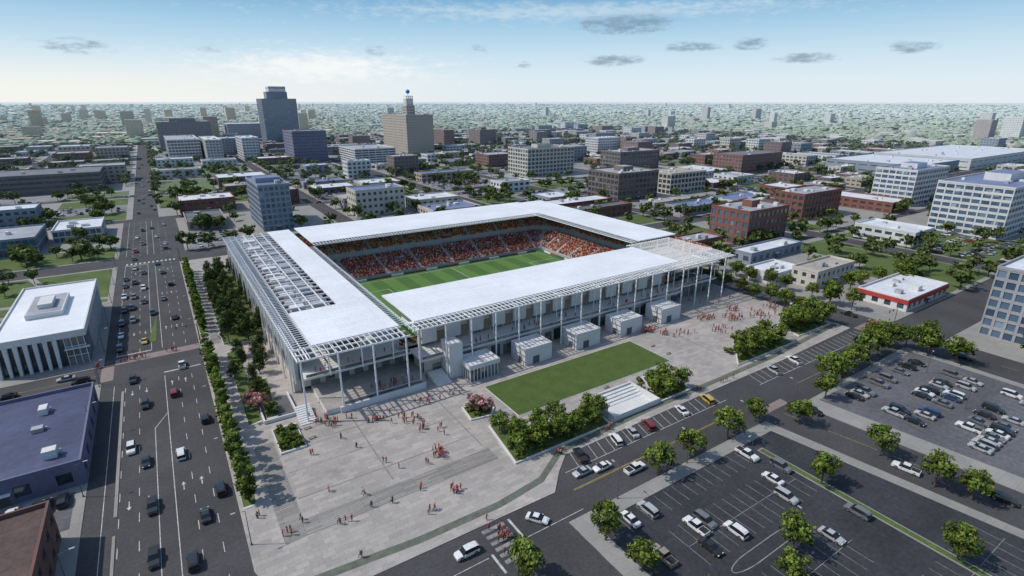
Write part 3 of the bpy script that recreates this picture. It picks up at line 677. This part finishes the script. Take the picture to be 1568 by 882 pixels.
for i in range(18): rows+= [(5.4+i*.82,1.2+i*.33),(5.4+i*.82,1.2+(i+1)*.33)] 
rows+=[(20.4,7.14),(21.4,7.14),(21.4,9.6)]
up0=len(rows)
for i in range(18): rows+=[(21.8+i*.82,9.6+i*.42),(21.8+i*.82,9.6+(i+1)*.42)]
def skip(x,y,nx,ny,upper):
    if nx<-.3 and ny<-.3: return True
    if upper and ny<-.5: return True
    return False
bw=MB(); rr=[ring(d_) for d_,z in rows]; n=len(rr[0]); idx=[]
for k,(d_,z) in enumerate(rows):
    b0=len(bw.v); bw.v+=[(q[0],q[1],z) for q in rr[k]]; idx.append(b0)
mc=bw.mi(cstep); mdk=bw.mi(metal)
for k in range(len(rows)-1):
    for i in range(n):
        j=(i+1)%n; q=rr[k][i]
        if skip(*q,k>=up0-2): continue
        bw.f.append((idx[k]+i,idx[k]+j,idx[k+1]+j,idx[k+1]+i)); bw.m.append(mdk if k==up0-2 else mc)
bw.obj('seating_bowl',S)
FV=np.array([(-.2,-.15,0),(.2,-.15,0),(.2,.3,0),(-.2,.3,0),(-.24,-.14,.5),(.24,-.14,.5),(.24,.12,.5),(-.24,.12,.5),(-.07,-.06,.6),(.07,-.06,.6),(.07,.08,.6),(-.07,.08,.6),(-.11,-.1,.74),(.11,-.1,.74),(.11,.12,.74),(-.11,.12,.74),(-.06,-.06,.86),(.06,-.06,.86),(.06,.06,.86),(-.06,.06,.86)])
FV*=1.15
FF=[]; 
for k in range(4):
    for i in range(4): j=(i+1)%4; FF.append((k*4+i,k*4+j,k*4+4+j,k*4+4+i))
FF.append((16,17,18,19)); FF=np.array(FF)
PP=[];AA=[];CCc=[]
cl=[(.38,.035,.03),(.32,.03,.03),(.22,.025,.03),(.45,.08,.05),(.60,.52,.46),(.6,.2,.06),(.09,.06,.07),(.5,.32,.26)]
cu=[(.60,.20,.07),(.70,.33,.11),(.46,.08,.05),(.60,.48,.39),(.36,.07,.05),(.12,.08,.07),(.72,.43,.2)]
def rowcrowd(d_,z,upper):
    q=ring(d_); 
    for i in range(len(q)):
        a=q[i];b=q[(i+1)%len(q)]
        if skip(*a,upper): continue
        L_=math.hypot(b[0]-a[0],b[1]-a[1]); m_=int(L_/.72)
        for s_ in range(m_):
            if (i%4==0) and s_<2: continue
            if R()<.1: continue
            f=(s_+.5)/m_; PP.append((a[0]+(b[0]-a[0])*f,a[1]+(b[1]-a[1])*f,z+.35)); AA.append(math.atan2(-a[3],-a[2])-math.pi/2); CCc.append(random.choice(cu if upper else cl))
for i in range(18): rowcrowd(5.4+i*.82+.25,1.2+i*.33,False)
for i in range(17): rowcrowd(21.8+i*.82+.25,9.6+i*.42,True)
PP=np.array(PP);AA=np.array(AA);n=len(PP); c_,s_=np.cos(AA),np.sin(AA)
V=np.empty((n,20,3)); V[:,:,0]=FV[:,0]*c_[:,None]-FV[:,1]*s_[:,None]; V[:,:,1]=FV[:,0]*s_[:,None]+FV[:,1]*c_[:,None]; V[:,:,2]=FV[:,2]*rng.uniform(.9,1.2,(n,1)); V+=PP[:,None,:]
Cc=np.repeat(np.array(CCc),20,0).reshape(n,20,3)*rng.uniform(.7,1.3,(n,1,1)); Cc[:,8:16]=np.array([.38,.22,.16])*rng.uniform(.5,1.1,(n,1,1)); Cc[:,16:]=(.05,.03,.02); Cc[:,12:14]=(.06,.04,.03)
F=(FF[None]+(np.arange(n)*20)[:,None,None]).reshape(-1,4)
o=bpy.data.objects.new('crowd',merged('crowd',V.reshape(-1,3),F,Cc.reshape(-1,3),crowdm)); COL.objects.link(o)

# roofs
RZ=18.0
def fins_y(mb,x0,x1,y0,y1,z,step=1.3,w_=.15,hh=.22):
    x=x0
    while x<=x1+.01: mb.box(x-w_/2,x+w_/2,y0,y1,z,z+hh,steelW); x+=step
def fins_x(mb,x0,x1,y0,y1,z,step=1.3,w_=.15,hh=.22):
    y=y0
    while y<=y1+.01: mb.box(x0,x1,y-w_/2,y+w_/2,z,z+hh,steelW); y+=step
rfm=MB()
rfm.box(56,172,139,166,RZ+.1,RZ+.55,roofW); rfm.box(54.2,56,139,140,RZ-.3,RZ+.2,steelW)
fins_y(rfm,53.5,200,133,138.95,RZ+.25,1.5); fins_y(rfm,173,200,139.05,170,RZ+.25,1.5)
for y in (133.2,136,138.6): rfm.box(53,200.5,y-.15,y+.15,RZ-.15,RZ+.24,steelW)
for y in (145,151,157,163,169.6): rfm.box(172.3,200.5,y-.15,y+.15,RZ-.15,RZ+.24,steelW)
rfm.box(54.2,192,252,288,RZ+.1,RZ+.55,roofW); fins_y(rfm,54.4,196,247.5,251.95,RZ+.25,1.5)
for y in (247.7,250): rfm.box(54.3,196,y-.15,y+.15,RZ-.1,RZ+.24,steelW)
rfm.box(183,208,172,285,RZ+.15,RZ+.65,roofW); fins_x(rfm,178.5,182.95,172,285,RZ+.25,1.5)
for x in (178.7,181): rfm.box(x-.15,x+.15,172,285,RZ-.1,RZ+.24,steelW)
rfm.box(41,51.2,138.5,286,RZ+.1,RZ+.55,roofW); rfm.box(26.5,40.99,138.5,166,RZ+.1,RZ+.55,roofW)
fins_x(rfm,21,26.45,138.5,287,RZ+.25,1.6); fins_y(rfm,21.2,51,131,138.45,RZ+.25,1.6); fins_x(rfm,51.25,54,139,246,RZ+.25,1.6)
for x in (21.2,23.8,26.25): rfm.box(x-.15,x+.15,131,287,RZ-.2,RZ+.24,steelW)
for y in (131.2,134.8,138.25): rfm.box(21,51.5,y-.15,y+.15,RZ-.21,RZ+.23,steelW)
rfm.box(53.6,54,139,246,RZ-.2,RZ+.24,steelW)
rfm.box(26.6,40.9,166.2,286,RZ-2.4,RZ-2.1,rf['grey'])
for x in (30,34,38): rfm.box(x-.15,x+.15,166,286,RZ+.1,RZ+.5,steelW)
y=170
while y<284: rfm.box(26.5,40.98,y-.18,y+.18,RZ+.0,RZ+.52,steelW); y+=4.5
rfm.obj('roof',S)
mu=MB(); y=170
while y<280:
    mu.box(28,32+U(0,1.5),y,y+U(3,5),RZ-2.1,RZ+U(-.6,.9),panelL); mu.box(34.5,38.5+U(0,1.5),y+1,y+U(4,5.5),RZ-2.1,RZ+U(-.8,.6),metal)
    mu.tube((33,y+6,RZ-2.1),(33,y+6,RZ+.4),.6,.6,panelL,10); y+=U(7,9.5)
mu.obj('rooftop_units',S)
cb_=MB(); x=55; xs=[]
while x<199: xs.append(x); x+=8.75
for x in xs:
    cb_.box(x-.17,x+.17,133.65,134.0,0,RZ-.16,steelW); cb_.box(x-.14,x+.14,134.02,146,RZ-.7,RZ-.2,steelW)
    cb_.box(x+3,x+3.22,140.6,140.82,6.5,RZ-.2,steelW)
for x in (22,31.5,41,50.5): cb_.box(x-.2,x+.2,131.85,132.25,1.4 if x>30 else 0,RZ-.22,steelW); cb_.box(x-.15,x+.15,132.3,160,RZ-.8,RZ-.25,steelW); cb_.box(x-.18,x+.18,143.1,143.46,6,RZ-.81,steelW)
for y in np.arange(150,288,11): cb_.box(21.7,22.1,y-.2,y+.2,0,RZ-.22,steelW)
for x in (181,192,199.8):
    for y in (150,160,169): cb_.box(x-.2,x+.2,y-.2,y+.2,0,RZ-.2,steelW)
for x in np.arange(60,200,11): cb_.box(x-.2,x+.2,275.6,276,10,RZ-.01,steelW); cb_.box(x-.15,x+.15,252,275.59,RZ-.8,RZ-.02,steelW)
for y in np.arange(178,284,11): cb_.box(183,207,y-.15,y+.15,RZ-.8,RZ+.05,steelW)
cb_.obj('columns',S)
ff=MB()
ff.box(60,172,146,147,0,15.5,beige)
ff.box(58,168,138.2,146,0,5.9,beige)
ff.box(56.5,172,136.4,146,5.92,6.5,panelL)
ff.box(172.02,199,140,146,5.92,6.5,panelL); ff.box(172,198,143,169,0,5.9,glassG); ff.box(172,198,150,168,6.5,13.5,glassG)
for i in range(7): ff.box(172+i*4.2,172.5+i*4.2,142.8,143,0,5.9,beige)
for k_ in range(4): ff.box(171.9,198.1,149.85,150,6.5+k_*2.2,6.8+k_*2.2,beige)
ff.box(172,199.5,139.5,170,13.5,14.1,beige)
for i in range(13):
    x0=60.5+i*8.6
    ff.box(x0,x0+5.2,144.6,145.4,7.8,13.8,panelL); ff.box(x0+5.6,x0+8.2,145.6,145.97,6.52,10.4,brown)
    ff.box(x0+.6,x0+4.6,145.55,145.97,6.52,7.6,glassG)
    ff.box(x0+.3,x0+3.2,138.05,138.18,.1,3.6,glassG); ff.box(x0+4.2,x0+7.5,138.0,138.18,.1,4.2,glassD); ff.box(x0,x0+8.4,138.1,138.17,4.7,5.1,panelL)
ff.box(58.3,171.8,147.2,163,14.9,15.4,metal)
ff.box(22.6,24.2,150,288,3.6,15.6,metal); ff.box(22.4,24.4,150,288,0,3.55,beige); ff.box(24.3,58,286.5,288,0,16,metal)
for y in np.arange(154,286,6): ff.box(22.5,22.58,y,y+3.4,6,9,metalD)
ff.box(58.01,206,286.8,288,0,16,metal); ff.box(206.4,208,170,286.7,0,16,metal)
ff.prism([(27,132.5),(56,132.2),(58,138),(58,150),(27,150)],0,1.45,pave,panelL); ff.box(30.5,55.5,131.5,132.0,0,1.75,wl['white'])
ff.box(24.5,57,149,163,1.4,6.0,beige); ff.box(24.5,56.4,143.5,163,6.02,6.6,panelL)
for i in range(7): ff.box(27+i*4.3,29.6+i*4.3,148.8,148.98,1.5,5,glassG)
for i in range(9): ff.box(58.6,63.5,130.2+i*.8,131+i*.8,0,.2+i*.2,panelL)
ff.box(64,68.5,132.5,138.1,0,11.2,wl['white']); ff.box(58,63.8,138.3,139,0,6,wl['white'])
for i in range(9): ff.box(20,24,131+i*.9,131.9+i*.9,0,.2+.16*i,panelL)
for q in ((12,20.5,137,137.4),(12,12.4,137.4,150),(20.1,20.5,137.4,150)): ff.box(*q,.02,1.0,panelL)
ff.rect(12.4,20.1,137.4,150,.03,metalD)
ff.obj('facade',S)
rl=MB()
def rail(x0,x1,y,z):
    rl.box(x0,x1,y-.03,y+.03,z+1.05,z+1.12,steelW)
    x=x0
    while x<=x1: rl.box(x-.03,x+.03,y-.025,y+.025,z,z+1.05,steelW); x+=1.5
    rl.box(x0,x1,y-.045,y-.035,z+.1,z+1.0,glassG)
rail(57,171.5,136.7,6.5); rail(25,56,143.8,6.6); rail(172.5,198,140.3,6.5); rail(32,55,132.8,1.45)
rl.obj('railings',S)
for i,x in enumerate((67.8,87.8,108.8,129.2,150.2)):
    e=empty('plaza_pavilion',(x,127,0)); a=MB(); wx=10.6; wy=8.2
    if i==0:
        a.box(0,wx,0,wy,4,5.2,wl['white']); a.box(.6,wx-.6,.6,wy-.4,0,3.99,glassG)
        for k_ in range(9): a.box(.2+k_*1.2,.35+k_*1.2,.1,.3,0,4,steelW); 
        for k_ in range(6): a.box(.1,.3,.6+k_*1.3,.75+k_*1.3,0,4,steelW)
        hh=5.2
    else:
        hh=5.6; a.box(0,wx,0,wy,0,hh,wl['white']); a.box(3.1,5.6,-.04,.1,0,2.6,metalD); a.box(-.04,.1,2,3.8,0,2.4,metalD)
    for q in ((0,wx,0,.3),(0,wx,wy-.3,wy),(0,.3,.301,wy-.301),(wx-.3,wx,.301,wy-.301)): a.box(q[0]-.02,q[1]+.02,q[2]-.02,q[3]+.02,hh,hh+.3,wl['white'])
    if i%2: a.box(2.5,5,2,4.4,hh,hh+.25,panelL)
    a.obj('walls',e)

# ------------------------------------------------------------ vehicles
def car_mesh(name,kind):
    mb=MB()
    if kind=='sedan': ss=[(-2.35,.72,.74,.76,.6),(-2.22,.9,.92,.85,.72),(-1.6,.94,.99,.9,.74),(-.85,.93,1.41,.91,.64),(.35,.93,1.43,.91,.65),(1.2,.9,.97,.9,.74),(2.05,.8,.84,.86,.7),(2.35,.6,.62,.74,.6)]; wr=.33; wy=1.42
    elif kind=='suv': ss=[(-2.35,.8,.82,.82,.7),(-2.28,1.02,1.5,.92,.7),(-1.9,1.05,1.7,.95,.7),(-.6,1.05,1.76,.95,.72),(.55,1.05,1.73,.95,.72),(1.25,1.02,1.1,.94,.8),(2.2,.92,.97,.9,.76),(2.42,.68,.7,.8,.66)]; wr=.39; wy=1.45
    else: ss=[(-2.8,.7,.72,.9,.8),(-2.75,1.02,1.05,.96,.86),(-.95,1.04,1.07,.97,.86),(-.75,1.05,1.75,.96,.72),(.6,1.05,1.78,.96,.74),(1.3,1.03,1.12,.96,.82),(2.5,.98,1.02,.93,.8),(2.75,.7,.72,.85,.7)]; wr=.41; wy=1.75
    rings=[]
    for (y,zb,zt,wb,wt) in ss:
        b=len(mb.v); rings.append(b)
        for sx in (1,-1):
            q=[(wb*.93,.26),(wb,.52),(wb*.98,zb),(wt,zt)]
            if sx<0: q=q[::-1]
            mb.v+=[(sx*a,y,z) for a,z in q]
    pm,gm=mb.mi(paint),mb.mi(carglass)
    for k in range(len(ss)-1):
        a,b=rings[k],rings[k+1]; g0=ss[k][2]-ss[k][1]>.2; g1=ss[k+1][2]-ss[k+1][1]>.2
        for i in range(8):
            j=(i+1)%8; mb.f.append((a+i,b+i,b+j,a+j)); m_=pm
            if i in (2,4) and (g0 or g1): m_=gm
            if i==3 and (g0!=g1): m_=gm
            mb.m.append(m_)
    mb.f.append(tuple(rings[0]+i for i in range(8)));mb.m.append(pm); mb.f.append(tuple(rings[-1]+7-i for i in range(8)));mb.m.append(pm)
    for sx in (-1,1):
        for sy in (-1,1):
            mb.tube((sx*.72,sy*wy,wr),(sx*.96,sy*wy,wr),wr,wr,rubber,14); mb.tube((sx*.95,sy*wy,wr),(sx*.975,sy*wy,wr),wr*.58,wr*.55,chrome,10)
        mb.box(sx*.62-.16,sx*.62+.16,ss[-1][0]-.22,ss[-1][0]+.0,.6,.72,lampW); mb.box(sx*.66-.13,sx*.66+.13,ss[0][0]-.02,ss[0][0]+.1,.72,.86,lampR)
        mb.box(sx*1.0-.08,sx*1.0+.08,.75,.95,.98,1.1,paint)
    if kind=='pickup': mb.box(-.78,.78,-2.65,-1.1,1.062,1.075,rubber)
    return mb.mesh(name)
CM={k:car_mesh(k+'_mesh',k) for k in ('sedan','suv','pickup')}
CC={'w':(.72,.72,.72),'k':(.02,.021,.024),'g':(.16,.165,.17),'s':(.42,.43,.44),'r':(.22,.02,.02),'b':(.03,.06,.16),'y':(.55,.38,.06),'t':(.3,.26,.2)}
def car(x,y,rot,c=None,kind=None,z=-.115,name='car'):
    kind=kind or random.choices(('sedan','suv','pickup'),(5,4,1))[0]; c=c or random.choice('wwwkkkkggssrbt')
    inst({'sedan':name,'suv':'suv_'+name if name!='car' else 'suv','pickup':'pickup_truck'}[kind],CM[kind],(x,y,z),rot,1,CC[c])
av=[(-13,117,'k'),(-4,108,'k'),(-17,143,'w'),(-7,134,'w'),(-14,135,'k'),(-.5,115,'k'),(-13,101,'k'),(-7,96,'k'),(-14,165,'k'),(-7,168,'r'),(-.8,148,'k'),(-17,184,'k'),(-4,187,'w'),(-14,215,'y'),(-11,245,'k'),(-21,238,'k'),(-21,225,'w'),(-18,256,'k'),(-20.6,254,'k'),(-21,273,'w'),(-17.5,271,'g'),(-17.5,294,'k'),(-21,290,'k'),(-17.6,321,'s'),(-18,341,'k'),(-8,325,'b'),(-6,306,'k'),(-3,360,'k'),(-17,398,'w'),(-9,425,'k'),(-2,432,'s'),(-4,235,'k'),(-7,262,'g'),(-3.6,283,'k'),(-14,283,'w'),(-14,262,'k'),(-17.5,240,'g'),(-21,212,'k'),(-21,302,'k'),(-14,310,'k'),(-3,372,'w'),(-14,378,'g'),(-17.5,360,'r'),(-14,420,'k'),(-7,395,'w')]
for x,y,c in av: car(x,y,math.pi if x<-10 else 0,c)
for i in range(16): x=random.choice((-16.5,-13.5,-8,-6)); car(x,U(470,900),math.pi if x<-10 else 0)
for x,y,c in ((-34,195.5,'s'),(-47,191.5,'k'),(-62,196,'w'),(-30,191,'k')): car(x,y,math.pi/2,c)
R90=math.pi/2
car(36,70.6,R90,'w','suv'); car(52,70.4,R90+2.2,'w','sedan'); 
for x,y,c,r in ((74,75.5,'w',R90),(72.5,81.5,'k',-.28),(84,81.6,'w',-.28),(95.5,81.6,'r',-.28),(89.8,81.6,'s',-.28),(108.5,81.7,'w',-.28),(119,81.7,'y',-.28),(151,81.7,'s',-.28),(163,82,'w',-.28),(80,71,'w',-R90),(69,76.6,'s',R90),(138,62,'k',3.3),(132,37,'w',.17),(138,21,'k',3.3),(212,53,'k',3.14),(219,67,'s',0),(212,110,'w',3.14),(219,140,'k',0),(212,190,'k',3.14),(219,230,'w',0)):
    car(x,y,r,c,'pickup' if (x,y)==(132,37) else None)
for x,y,c in ((67.5,60,'w'),(72.5,60,'s'),(77,51.5,'w'),(79.8,51.5,'g'),(82.7,46.5,'w'),(75,46.5,'k'),(100,46.6,'s'),(103,51.5,'w'),(106,60,'w'),(108.5,53,'g'),(80,30.5,'w'),(97,35.5,'s'),(66,50,'t'),(108,36,'g')): car(x,y,0 if R()<.5 else math.pi,c,z=.012,name='parked_car')
for (y,f) in ((59.5,.45),(44.5,.55),(49.5,.5),(30.5,.45),(35.5,.45),(16.5,.4)):
    x=155.5
    while x<196:
        if R()<f: car(x,y+U(-.3,.3),(0 if R()<.5 else math.pi)+U(-.03,.03),random.choice('gsskkwgb'),z=.012,name='parked_car')
        x+=2.75
x=-59
while x<-28:
    if R()<.8: car(x,129,0,z=.014,name='parked_car')
    x+=2.75
random.shuffle(carpts)
for (x,y,r,z) in carpts[:1500]: car(x,y,r,z=z,name='parked_car')
for i in range(13): 
    x=random.choice((212.5,219.5)); car(x,U(90,330),0 if x>216 else math.pi)
for i in range(60):
    yc=random.choice([460.5,585.5,696])+random.choice((-1,1))*2.4; car(U(-100,430),yc,R90)
lotm.obj('parking_lot_and_lawn_surfaces'); mk_.obj('road_markings')

# ------------------------------------------------------------ people
def person_mesh(name,pose):
    bm=bmesh.new(); sk=bm.verts.layers.skin.verify()
    def v(p,r,root=False):
        q=bm.verts.new(p); q[sk].radius=(r,r) if not isinstance(r,tuple) else r; q[sk].use_root=root; return q
    def chain(a,pts):
        for p,r in pts: b=v(p,r); bm.edges.new((a,b)); a=b
        return a
    st_=pose.get('stride',0); arm=pose.get('arm',0); lean=pose.get('lean',0)
    pel=v((0,0,.95),(.15,.11),True)
    ch=chain(pel,[((0,.01+lean*.3,1.15),(.135,.10)),((0,lean*.8,1.36),(.16,.11))])
    nk=chain(ch,[((0,.0+lean,1.49),.062),((0,.015+lean,1.58),(.078,.09)),((0,.01+lean,1.69),(.075,.09))])
    for s in (-1,1):
        f=s*st_
        chain(pel,[((s*.095,0,.88),.095),((s*.10,f*.5+.02,.48),.062),((s*.105,f*.95,.09),.042),((s*.12,f*.95+.13,.04),.038)])
        chain(ch,[((s*.19,lean*.8,1.40),.058),((s*.235,-f*.35+arm*.12,1.13),.042),((s*.24,-f*.6+.06+arm*.3,.9+arm*.22),.03),((s*.245,-f*.65+.09+arm*.36,.81+arm*.3),.034)])
    me=bpy.data.meshes.new('tmp'); bm.to_mesh(me); bm.free(); o=bpy.data.objects.new('tmp',me); COL.objects.link(o)
    o.modifiers.new('s','SKIN'); u=o.modifiers.new('u','SUBSURF'); u.levels=1
    dg=bpy.context.evaluated_depsgraph_get(); m2=bpy.data.meshes.new_from_object(o.evaluated_get(dg)); bpy.data.objects.remove(o)
    m2.name=name; m2.materials.clear()
    for m_ in (shirt,pants,skinm,hair,shoe): m2.materials.append(m_)
    for p in m2.polygons:
        x,y,z=p.center; p.use_smooth=True
        if z<.1: k=4
        elif abs(x)>.185 and z<1.18 and z>.6: k=2
        elif z<.95: k=1
        elif z<1.47: k=0
        elif z>1.7 or (y<lean-.01 and z>1.56): k=3
        else: k=2
        p.material_index=k
    b=bmesh.new(); b.from_mesh(m2)
    def cone(p,q,r0,r1,mi):
        p=Vector(p);q=Vector(q);d=(q-p).normalized();a=d.orthogonal().normalized();c=d.cross(a);n=5
        A=[b.verts.new(p+(a*math.cos(6.283*i/n)+c*math.sin(6.283*i/n))*r0) for i in range(n)];B=[b.verts.new(q+(a*math.cos(6.283*i/n)+c*math.sin(6.283*i/n))*r1) for i in range(n)]
        for i in range(n): f=b.faces.new((A[i],A[(i+1)%n],B[(i+1)%n],B[i])); f.material_index=mi
        f=b.faces.new(B); f.material_index=mi
    cone((0,lean+.07,1.63),(0,lean+.125,1.61),.02,.012,2)
    for s in (-1,1):
        cone((s*.06,lean+.01,1.63),(s*.095,lean,1.635),.025,.015,2); cone((s*.03,lean+.08,1.645),(s*.03,lean+.098,1.645),.011,.008,3)
        f=s*st_; h=Vector((s*.245,-f*.65+.09+arm*.36,.81+arm*.3))
        for i in range(4): cone(h+Vector((0,-.025+i*.017,-.02)),h+Vector((-s*.012,-.025+i*.02,-.1+abs(i-1.5)*.008)),.009,.006,2)
        cone(h+Vector((0,.02,0)),h+Vector((-s*.01,.06,-.045)),.011,.007,2)
    b.to_mesh(m2); b.free(); return m2
PM=[person_mesh('person_%s_mesh'%n_,p) for n_,p in (('standing',{}),('walking',dict(stride=.28)),('striding',dict(stride=-.34)),('holding',dict(arm=.8,lean=.02)),('talking',dict(arm=.45,stride=.06)))]
def person(x,y,z=0.0,red=.75):
    c=random.choice([(.55,.03,.03),(.5,.02,.03),(.6,.07,.04),(.42,.02,.03)]) if R()<red else random.choice([(.03,.035,.06),(.55,.53,.5),(.08,.08,.1),(.5,.15,.05)])
    inst('person',random.choice(PM),(x,y,z),U(0,6.28),U(1.0,1.1),c)
def group(x,y,n,sx=3,sy=2,z=0.01):
    for i in range(n): person(x+random.gauss(0,sx*.45),y+random.gauss(0,sy*.45),z,.82 if n>3 else .4)
for g_ in ((25,131,12,3,2),(28,127,12,5,2),(46,115,16,2,5),(44,120,9,3,3),(45,101,18,2,3),(42,87,12,1.5,2),(25,97,2,1,1),(25,92,2,1,1),(29,91,2,1,1),(19,91,4,2,1),(19,102,2,.7,.7),(19,80,2,1,1),(12,96,2,1,1),(9,94,4,1.5,1),(4.6,102,3,.6,.6),(19,117,2,.6,.6),(29,114,2,.5,.5),(35,101,1,.5,.5),(41,99,2,.6,.6),(27,120,2,.5,.5),(36,92,2,1,1),(35,84,4,1,1),
   (141,124.5,26,4,2.5),(145,119,12,3,3),(169,121,24,4,3),(178,116,28,5,4),(201,114,22,4,5),(186,121,16,4,3),(69,84.8,5,2,.6),(86,86.4,3,2,.5),(133,86,4,3,.4),(122,86.5,3,2,.4),(38,123,12,3,2),(52,124,8,5,2),(60,124,5,3,2),(190,112,22,5,4),(165,110,14,5,4),(150,116,8,4,3),(33,105,2,2,2),(50,108,4,3,3),(25,206,4,6,1)):
    group(g_[0],g_[1],g_[2],g_[3],g_[4])
group(43.5,70,20,2,5,-.11); group(216,83,16,6,1.5,-.1); group(-17,201.5,12,4,1.5,-.1); group(-7,201.5,6,3,1.5,-.1); group(-26.5,199.8,7,.5,1,.01) ; group(3.4,203,5,.6,2)
for x in np.arange(60,170,4.5): 
    if R()<.65:
        for k_ in range(int(U(1,6))): person(x+U(-2,2),U(137.6,141),6.51)
for i in range(22): person(U(40,54),U(134,138),1.47)
for i in range(12): person(U(28,54),U(145,148),6.62)
for i in range(22): person(U(174,197),U(141,142.5) if i%2 else U(128,138),6.52 if i%2 else .01)

# ------------------------------------------------------------ street furniture
def lamp_mesh():
    m_=MB(); m_.tube((0,0,0),(0,0,.4),.2,.16,metalD,8); m_.tube((0,0,.4),(0,0,8),.09,.05,metalD,8); m_.tube((0,0,7.9),(1.8,0,8.3),.045,.035,metalD,6); m_.box(1.6,2.4,-.14,.14,8.22,8.36,metal); m_.box(1.7,2.3,-.1,.1,8.19,8.225,lampW); return m_.mesh('street_lamp_mesh')
LM=lamp_mesh()
for y in range(95,330,28): inst('street_lamp',LM,(2.6,y,0),math.pi); inst('street_lamp',LM,(-25.4,y+6,0),0)
for x in range(70,205,22): inst('street_lamp',LM,(x,66.2,0),math.pi/2)
for p in ((90,41),(104,58),(175,40),(190,55),(165,20),(-44,124)): inst('street_lamp',LM,(*p,0),U(0,6))
def signal_mesh():
    m_=MB(); m_.tube((0,0,0),(0,0,6.4),.13,.09,metalD,8); m_.tube((0,0,6.1),(7,0,6.5),.08,.05,metalD,6)
    for x in (3.2,6.2):
        m_.box(x-.18,x+.18,-.15,.1,5.7,6.75,metalD)
        for k_,mm in enumerate((lampR,lineY,grass2)): m_.tube((x,-.15,6.55-k_*.33),(x,-.2,6.55-k_*.33),.11,.11,mm,8)
    return m_.mesh('traffic_signal_mesh')
SM=signal_mesh()
for x,y,r in ((2.4,206,math.pi),(-25.2,186.5,0),(2.4,330,math.pi),(-25.2,349,0),(207,86.5,0),(225,79,math.pi)): inst('traffic_signal',SM,(x,y,0),r)
def bench_mesh():
    m_=MB()
    for i in range(4): m_.box(-.9,.9,-.25+i*.13,-.15+i*.13,.43,.47,brown)
    for x in (-.7,.7): m_.box(x-.04,x+.04,-.22,.22,0,.43,metalD)
    return m_.mesh('bench_mesh')
BM_=bench_mesh()
for p in ((74,100),(82,101.5),(92,102.5),(100,102.5),(21,124),(21,129),(133,108),(133,115)): inst('park_bench',BM_,(*p,0),U(0,.2))
